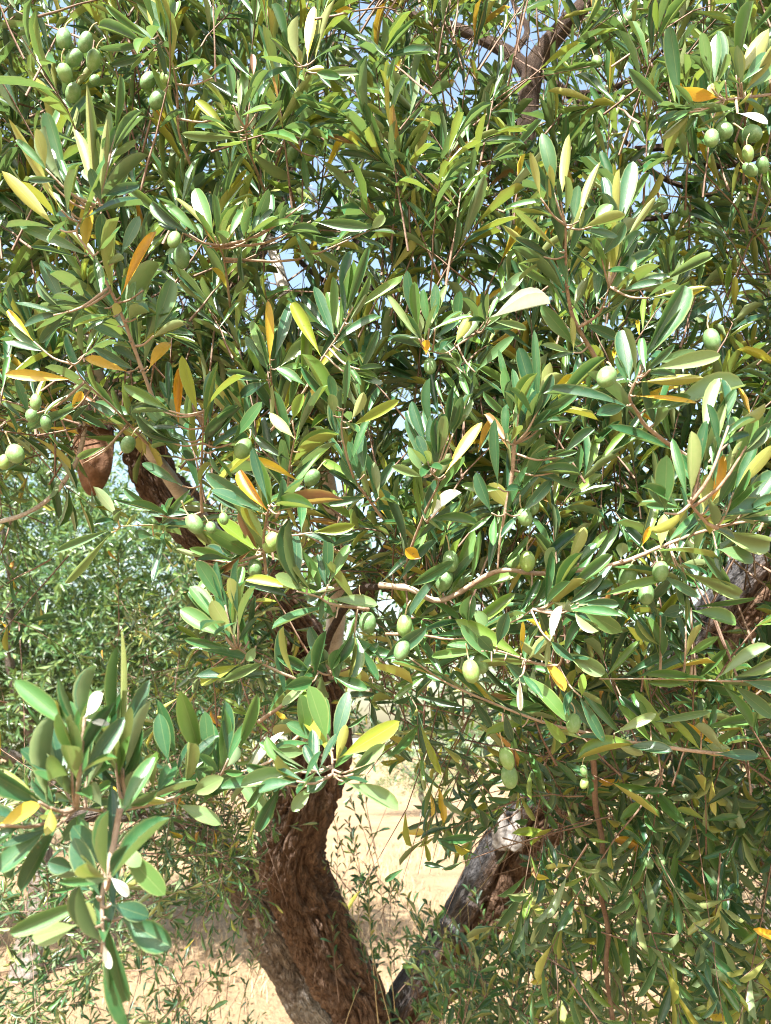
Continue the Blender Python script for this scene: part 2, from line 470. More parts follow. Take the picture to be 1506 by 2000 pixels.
ROWS_FAR = np.array([0.0, 0.3, 0.6, 0.88, 1.0])
def leaf_template(rows, curve, fold, twist=0.0, petiole=0.07):
    """unit leaf along +X, width along Y, top +Z; returns verts, tris, quads, uv"""
    V = [[0, 0, 0]]; UV = [[0.5, 0]]
    for r in rows[1:-1]:
        hw = float(leaf_profile((r - petiole) / (1 - petiole))) if r > petiole else 0.03
        z = -curve * (r - 0.0) ** 2 + curve * 0.15 * r
        tw = twist * r
        for s in (-1, 0, 1):
            y = s * hw
            zz = fold * abs(y)
            V.append([r, y * math.cos(tw) - zz * math.sin(tw), z + y * math.sin(tw) * 0.25 + zz * math.cos(tw)])
            UV.append([0.5 + 0.5 * s, r])
    V.append([1, 0, -curve * 0.85]); UV.append([0.5, 1])
    n = len(rows) - 2
    T = [[0, 1, 2], [0, 2, 3]]; Q = []
    for i in range(n - 1):
        a = 1 + 3 * i; b = a + 3
        Q += [[a, b, b + 1, a + 1], [a + 1, b + 1, b + 2, a + 2]]
    e = len(V) - 1; a = 1 + 3 * (n - 1)
    T += [[a, e, a + 1], [a + 1, e, a + 2]]
    return np.array(V, float), np.array(T), np.array(Q), np.array(UV, float)

TINY_T = [leaf_template(np.array([0.0, 0.5, 1.0]), c, f) for c, f in ((0.10, 0.35), (0.2, 0.25), (-0.08, 0.45))]
FAR_T = [leaf_template(ROWS_FAR, c, f) for c, f in ((0.10, 0.35), (0.22, 0.25), (-0.08, 0.45), (0.02, 0.6))]

CLEAR = []      # openings of the crown: places where few leaves stand in front of what shows there
def leaves_mesh(acc, base, axis, normal, length, width, rnd, templates=None):
    """add many leaves (arrays) to acc"""
    n = len(base)
    templates = templates or FAR_T
    if CLEAR:
        mp = base + axis * (length * 0.55)[:, None]
        rel = mp - CAM
        dep = rel @ FWD
        qx = 753 + F * (rel @ RGT) / np.maximum(dep, 0.05); qy = 1000 - F * (rel @ UPV) / np.maximum(dep, 0.05)
        keep_ = np.ones(len(base), bool)
        for (gx, gy, gr, gd, gp) in CLEAR:
            keep_ &= ~((np.hypot(qx - gx, qy - gy) < gr) & (dep < gd) & (rng.random(len(base)) < gp))
        base, axis, normal, length, width, rnd = base[keep_], axis[keep_], normal[keep_], length[keep_], width[keep_], rnd[keep_]
        n = len(base)
    which = rng.integers(0, len(templates), n)
    side = np.cross(normal, axis)
    for k, (V, T, Q, UV) in enumerate(templates):
        m = which == k
        if not m.any(): continue
        b, a, s, nn = base[m], axis[m], side[m], normal[m]
        L, W = length[m], width[m]
        pts = (b[:, None, :] + V[None, :, 0, None] * (a * L[:, None])[:, None, :] + V[None, :, 1, None] * (s * W[:, None])[:, None, :]
               + (V[None, :, 2, None] * nn[:, None, :]) * np.where(np.abs(V[None, :, 1, None]) < 1e-6, L[:, None, None], 0.5 * (L + W)[:, None, None]))
        nv = len(V); c = len(b)
        off = np.arange(c)[:, None, None] * nv
        fl = [(T[None] + off).reshape(-1, 3)]
        if len(Q): fl.append((Q[None] + off).reshape(-1, 4))
        acc.add(pts.reshape(-1, 3), fl, np.tile(UV, (c, 1)), np.repeat(rnd[m], nv))

LEAF_FACE = unit(TO_SUN * 0.75 - FWD * 0.6)     # outer leaves turn their upper face to the open, sunny side
def sprigs(leaf_acc, twig_acc, base, direc, length, nodes, leaf_len, light=0.5, ratio=(0.125, 0.185), twig_r=0.0011, rnd_lo=0.0, rnd_hi=1.0, extend=0.45, droop=0.25, ang=(60, 22), wobble=0.25, templates=None):
    """leafy shoots: opposite pairs, each pair turned a quarter against the last"""
    n = len(base)
    direc = unit(direc)
    ref = unit(rng.normal(size=(n, 3)))
    sx = unit(np.cross(direc, ref)); sy = np.cross(direc, sx)
    bend = rng.normal(size=(n, 3)) * 0.18 + np.array([0, 0, -droop])
    def at(t):
        return base + direc * (length * t)[:, None] + bend * (length * t * t)[:, None]
    B, A, N, L, W, R = [], [], [], [], [], []
    for k in range(int(nodes.max())):
        act = k < nodes
        t = (k + 0.5 + rng.uniform(-0.25, 0.25, n)) / nodes
        pos = at(t)
        dd = unit(direc + bend * (2 * t)[:, None])
        for s in (0, 1):
            ph = (k % 2) * math.pi / 2 + s * math.pi + rng.normal(size=n) * 0.35
            out = sx * np.cos(ph)[:, None] + sy * np.sin(ph)[:, None]
            aa = np.radians(ang[0] + (ang[1] - ang[0]) * t + rng.normal(size=n) * 11)
            ax_ = dd * np.cos(aa)[:, None] + out * np.sin(aa)[:, None]
            ax_ = unit(ax_ + rng.normal(size=(n, 3)) * wobble * 0.5)
            nn = dd * np.sin(aa)[:, None] - out * np.cos(aa)[:, None]
            nn = nn * (1 - light) + LEAF_FACE * light + rng.normal(size=(n, 3)) * 0.30
            nn = nn - ax_ * np.sum(nn * ax_, -1, keepdims=True)
            nn = unit(nn)
            ll = leaf_len * rng.uniform(0.7, 1.15, n) * np.where(t > 0.82, 0.75, 1.0) * np.where(t < 0.18, 0.72, 1.0)
            m = act & (rng.random(n) > 0.10)
            B.append(pos[m]); A.append(ax_[m]); N.append(nn[m]); L.append(ll[m]); W.append((ll * rng.uniform(ratio[0], ratio[1], n))[m])
            R.append(rng.uniform(rnd_lo, rnd_hi, n)[m])
    leaves_mesh(leaf_acc, np.vstack(B), np.vstack(A), np.vstack(N), np.concatenate(L), np.concatenate(W), np.concatenate(R), templates)
    # stems, three sided
    if twig_acc is not None:
        ts = np.array([-extend, -extend * 0.45, 0.0, 0.5, 1.0])
        C = np.stack([base + direc * (length * t)[:, None] + (bend if t > 0 else -bend * 0.6) * (length * t * t)[:, None] for t in ts], 1)
        rad = np.array([1.5, 1.3, 1.1, 0.8, 0.4]) * twig_r
        angs = np.arange(3) * 2 * math.pi / 3
        ring = C[:, :, None, :] + rad[None, :, None, None] * (np.cos(angs)[None, None, :, None] * sx[:, None, None, :] + np.sin(angs)[None, None, :, None] * sy[:, None, None, :])
        K = len(ts)
        V = ring.reshape(-1, 3)
        i = np.arange(K - 1)[:, None]; j = np.arange(3)[None, :]
        q = np.stack([i * 3 + j, i * 3 + (j + 1) % 3, (i + 1) * 3 + (j + 1) % 3, (i + 1) * 3 + j], -1).reshape(-1, 4)
        q = (np.arange(n)[:, None, None] * (K * 3) + q[None]).reshape(-1, 4)
        twig_acc.add(V, [q], np.zeros((len(V), 2)), 0.0)

# fallen leaves and small clods on the ground
def fallen_leaves(n):
    acc = Acc()
    x = rng.uniform(-5, 5, n); y = rng.uniform(3.0, 12.0, n); z = ground_height(x, y) + 0.006
    a = rng.uniform(0, 2 * math.pi, n)
    ax_ = unit(np.stack([np.cos(a), np.sin(a), rng.uniform(-0.1, 0.3, n)], -1))
    nn = np.array([0, 0, 1.0]) + rng.normal(size=(n, 3)) * 0.35
    nn = unit(nn - ax_ * np.sum(nn * ax_, -1, keepdims=True))
    leaves_mesh(acc, np.stack([x, y, z], -1), ax_, nn, rng.uniform(0.03, 0.06, n), rng.uniform(0.008, 0.014, n), rng.uniform(0.2, 1.0, n), TINY_T)
    return acc.mesh('fallen_leaves', M['litter'])
M['litter'] = simple_noise_mat('dry_fallen_leaf', (0.16, 0.09, 0.05), (0.36, 0.25, 0.15), 9.0)
add_obj('fallen_leaves', fallen_leaves(5000), kind='stuff', label='dry brown fallen leaves scattered on the pale ground', category='leaves')
def clods(n):
    acc = Acc()
    for _ in range(n):
        x, y = rng.uniform(-4.5, 4.5), rng.uniform(3.5, 11)
        r = rng.uniform(0.008, 0.03)
        th = np.arange(7) * 2 * math.pi / 7
        ring = lambda k, h: np.stack([np.cos(th + k) * r * rng.uniform(0.7, 1.2, 7) * k, np.sin(th + k) * r * rng.uniform(0.7, 1.2, 7) * k, np.full(7, h * r)], -1)
        V = np.vstack([ring(1.0, -0.3), ring(0.85, 0.4), [[0, 0, r * rng.uniform(0.6, 0.9)]]]) + np.array([x, y, ground_height(np.array(x), np.array(y))])
        j = np.arange(7)
        acc.add(V, [np.stack([j, (j + 1) % 7, 7 + (j + 1) % 7, 7 + j], -1), np.stack([7 + j, 7 + (j + 1) % 7, np.full(7, 14)], -1)], np.zeros((15, 2)))
    return acc.mesh('clods', M['ground'], False)
add_obj('clods', clods(900), kind='stuff', label='small earth clods and stones lying on the dry ground', category='clods')

# ------------------------------------------------------------------ the olive tree in front: trunk, limbs
def px_ctrl(rows):
    """rows of (x, y, depth, radius in px) -> points, radii in metres"""
    a = np.array(rows, float)
    return P(a[:, 0], a[:, 1], a[:, 2]), a[:, 3] * a[:, 2] / F

def bark_disp(depth, seed, groove=None, lump=0.06, bare=None):
    def f(U, S, r):
        warp = 0.9 * vnoise(U * 6, S * 7, seed + 5, 6)
        per = 2 * math.pi * r
        a = vnoise(U * 27 + warp * 2.2, S * 9 + warp * 3, seed, 27)
        ridge = 1 - np.abs(2 * a - 1)
        b = vnoise(U * 64 + warp * 2, S * 38 + warp * 4, seed + 1, 64)
        ridge2 = 1 - np.abs(2 * b - 1)
        c = vnoise(U * 3, S * 4.2, seed + 2, 3) - 0.5
        e = vnoise(U * 90, S * 90, seed + 3, 90) - 0.5
        out = depth * (-2.3 * ridge ** 3.5 - 1.1 * ridge2 ** 3 + 0.35 * e + 0.55) * np.clip(r / 0.07, 0.25, 1.15) + c * lump * 2.2 * np.clip(r, 0, 0.12)
        if bare is not None:
            k_ = np.clip((bare - U + 0.1 * (vnoise(U * 4, S * 6, seed + 8, 4) - 0.5)) * 14, 0, 1)
            streak = vnoise(U * 46, S * 3.0, seed + 6, 46)
            out = out * (1 - 0.8 * k_) + k_ * depth * (-0.9 * (1 - np.abs(2 * streak - 1)) ** 3)
        if groove is not None:
            for (u0, wd, dp) in groove:
                du = np.abs((U - u0 + 0.03 * np.sin(S * 5) + 0.5) % 1 - 0.5)
                out = out - dp * np.exp(-(du / wd) ** 2)
        return out
    return f

def base_point(x, y, d, drop):
    p = P(np.array([x]), np.array([y]), np.array([d]))[0]
    return p

TREE_BASE = P(np.array(775.), np.array(2060.), np.array(2.45)); TREE_BASE = np.array([TREE_BASE[0], TREE_BASE[1], 0.0])
olive_tree = add_obj('olive_tree', None)
olive_tree.location = TREE_BASE
olive_tree['label'] = 'large near olive tree with forked brown trunk and green olives, filling the view'
olive_tree['category'] = 'tree'
OFF = Matrix.Translation(Vector(-TREE_BASE))

def stem(name, rows, mat, rings, sides, depth, seed, to_ground=None, groove=None, lump=0.06, cap=True, bare=None):
    c, r = px_ctrl(rows)
    if to_ground is not None:
        gx, gy, gr = to_ground
        foot = np.array([TREE_BASE[0] + gx, TREE_BASE[1] + gy, -0.05])
        mid_ = 0.5 * (foot + c[0]); 
        c = np.vstack([foot, mid_, c]); r = np.concatenate([[gr], [0.5 * (gr + r[0])], r])
    V, f, uv = tube(c, r, rings, sides, bark_disp(depth, seed, groove, lump, bare), cap)
    me = mesh_np(name, V, f, uv, None, True, mat)
    return add_obj(name, me, olive_tree, OFF)

stem('trunk', [(705, 1990, 2.40, 58), (664, 1900, 2.40, 62), (616, 1800, 2.38, 65), (574, 1705, 2.34, 67), (570, 1640, 2.30, 65), (594, 1555, 2.26, 63),
               (622, 1470, 2.24, 62), (628, 1390, 2.22, 54), (600, 1290, 2.18, 52), (548, 1195, 2.12, 52), (478, 1105, 2.08, 50), (390, 1030, 2.04, 47),
               (318, 950, 2.0, 42), (280, 860, 1.96, 40), (300, 760, 1.92, 37), (370, 670, 1.88, 35), (440, 570, 1.86, 34), (505, 460, 1.9, 28), (560, 330, 1.98, 20), (600, 120, 2.1, 13), (640, -120, 2.2, 7)],
     M['bark'], 660, 230, 0.0110, 21, to_ground=(0.0, 0.0, 0.14))
stem('trunk', [(660, 2015, 2.52, 66), (615, 1940, 2.54, 60), (572, 1868, 2.54, 56), (545, 1818, 2.52, 60), (508, 1765, 2.50, 44), (470, 1712, 2.48, 36), (425, 1660, 2.44, 34),
               (370, 1612, 2.40, 32), (300, 1585, 2.34, 26), (210, 1585, 2.28, 18), (130, 1600, 2.25, 9)],
     M['bark_grey'], 360, 160, 0.009, 31, to_ground=(-0.06, 0.08, 0.16))
stem('trunk', [(795, 2000, 2.52, 54), (865, 1885, 2.53, 54), (921, 1792, 2.54, 56), (968, 1710, 2.54, 58), (1015, 1635, 2.52, 58), (1080, 1572, 2.5, 56), (1160, 1512, 2.46, 52),
               (1235, 1430, 2.4, 50), (1335, 1310, 2.32, 54), (1420, 1205, 2.25, 62), (1500, 1110, 2.2, 64), (1600, 990, 2.15, 52), (1720, 820, 2.1, 40)],
     M['bark_split'], 380, 160, 0.0095, 41, to_ground=(0.08, 0.06, 0.16), bare=0.49, groove=[(0.50, 0.035, 0.035), (0.12, 0.02, 0.012), (0.25, 0.015, 0.012), (0.36, 0.012, 0.01)])

LIMBS = [  # rows, material
    ([(1020, 520, 1.75, 22), (1022, 380, 1.75, 22), (1030, 230, 1.75, 22), (1045, 130, 1.74, 22), (1090, 65, 1.72, 19), (1150, 0, 1.7, 17), (1240, -110, 1.7, 13)], 'limb'),
    ([(1040, 150, 1.75, 16), (995, 105, 1.78, 13), (905, 60, 1.82, 11), (800, 28, 1.85, 8), (690, -30, 1.9, 5)], 'limb'),
    ([(1052, 130, 1.74, 9), (1100, 175, 1.72, 8), (1160, 222, 1.7, 6), (1230, 285, 1.66, 4)], 'limb'),
    ([(1110, 185, 1.72, 6), (1200, 172, 1.7, 6), (1260, 128, 1.66, 4), (1340, 60, 1.62, 3)], 'limb'),
    ([(1000, 110, 1.78, 7), (1030, 60, 1.8, 6), (1005, 10, 1.82, 5), (985, -60, 1.85, 4)], 'limb'),
    ([(980, 760, 1.4, 24), (1000, 640, 1.5, 24), (1015, 500, 1.74, 22)], 'limb'),
    ([(700, 1180, 2.1, 20), (800, 1020, 1.7, 22), (900, 880, 1.45, 24), (985, 750, 1.4, 24)], 'limb'),
    ([(528, 470, 1.55, 10), (545, 530, 1.5, 12), (562, 600, 1.45, 13), (572, 690, 1.4, 14), (600, 800, 1.45, 15), (640, 950, 1.7, 17), (660, 1150, 2.0, 18), (640, 1330, 2.2, 20)], 'grey'),
    ([(545, 575, 1.5, 8), (620, 568, 1.5, 8), (700, 560, 1.5, 6), (800, 570, 1.5, 4)], 'limb'),
    ([(575, 500, 1.5, 5), (620, 540, 1.5, 5), (700, 590, 1.5, 5), (740, 640, 1.45, 4)], 'limb'),
    ([(690, 450, 1.5, 7), (715, 540, 1.5, 8), (720, 620, 1.5, 9), (690, 720, 1.55, 10), (650, 850, 1.7, 12)], 'limb'),
    ([(1240, 292, 1.35, 7), (1320, 290, 1.32, 8), (1400, 322, 1.3, 8), (1500, 300, 1.28, 6), (1600, 260, 1.25, 5)], 'limb'),
    ([(1230, 305, 1.3, 6), (1300, 350, 1.3, 6), (1380, 380, 1.28, 5), (1480, 420, 1.25, 4)], 'limb'),
    ([(1150, 435, 1.2, 4), (1290, 425, 1.2, 5), (1400, 400, 1.2, 6), (1520, 395, 1.2, 7)], 'limb'),
    ([(1148, 1425, 1.05, 6.5), (1160, 1500, 1.06, 6), (1163, 1570, 1.1, 5.5), (1177, 1650, 1.12, 6), (1172, 1735, 1.16, 5), (1188, 1820, 1.18, 5.2), (1184, 1900, 1.2, 4.6), (1202, 2030, 1.22, 4.2), (1212, 2200, 1.24, 3.5)], 'twig'),
    ([(300, 890, 1.15, 13), (370, 985, 1.4, 16), (430, 1060, 1.8, 20), (470, 1100, 2.05, 22)], 'grey'),
    ([(166, 655, .98, 9), (190, 725, 1.0, 10), (240, 805, 1.05, 11), (300, 892, 1.15, 13)], 'grey'),
    ([(-40, 1030, 1.15, 4), (50, 1003, 1.12, 5), (105, 965, 1.1, 5), (142, 915, 1.05, 5), (162, 860, 1.03, 5), (168, 790, 1.0, 5), (172, 690, .98, 5)], 'grey'),
    ([(745, 1143, .745, 7), (690, 1165, 1.0, 7), (640, 1250, 1.7, 8), (620, 1330, 2.2, 9)], 'limb'),
]
for i, (rows, m) in enumerate(LIMBS):
    c, r = px_ctrl(rows)
    V, f, uv = tube(c, r, 60, 14, bark_disp(0.002, 60 + i), True)
    add_obj('limb', mesh_np('limb', V, f, uv, None, True, M[{'limb': 'limb', 'grey': 'grey_twig', 'twig': 'inner_twig'}[m]]), olive_tree, OFF)

# sawn off limb stub with a long slanting cut
c, r = px_ctrl([(255, 745, 2.02, 34), (215, 775, 1.97, 37), (190, 810, 1.93, 39), (182, 850, 1.90, 40)])
def stub_disp(U, S, r):
    return bark_disp(0.004, 77)(U, S, r)
V, f, uv = tube(c, r, 40, 40, stub_disp, False)
stub = add_obj('limb_stub', mesh_np('limb_stub', V, f, uv, None, True, M['limb']), olive_tree, OFF)
stub['label'] = 'brown sawn off limb stub with a long slanting cut face'
na = 40; th = np.arange(na) * 2 * math.pi / na
ex = P(182 + 39 * np.cos(th) - 4 * np.sin(th), 868 - 100 * np.sin(th) + 6 * np.cos(3 * th), 1.885 + 0.035 * np.sin(th))
exb = P(184 + 39.5 * np.cos(th), 860 - 96 * np.sin(th), 1.95 + 0.0 * th)
mid2 = P(np.array([182.]), np.array([868.]), np.array([1.872]))
V2 = np.vstack([ex, exb, mid2])
k = np.arange(na)
add_obj('cut_face', mesh_np('cut_face', V2, [np.stack([k, (k + 1) % na, (k + 1) % na + na, k + na], -1), np.stack([(k + 1) % na, k, np.full(na, 2 * na)], -1)], None, None, True, M['cut_wood']), stub)

# grey dead snags on the old stems
for rows in ([(985, 1650, 2.44, 22), (978, 1612, 2.43, 17), (985, 1580, 2.42, 4)], [(1000, 1650, 2.42, 24), (1012, 1610, 2.41, 16), (1008, 1572, 2.40, 3)], [(520, 1800, 2.47, 26), (506, 1755, 2.48, 24), (500, 1712, 2.48, 8)]):
    c, r = px_ctrl(rows)
    V, f, uv = tube(c, r, 30, 20, bark_disp(0.007, 91), True)
    add_obj('dead_snag', mesh_np('dead_snag', V, f, uv, None, True, M['dead_wood']), olive_tree, OFF)

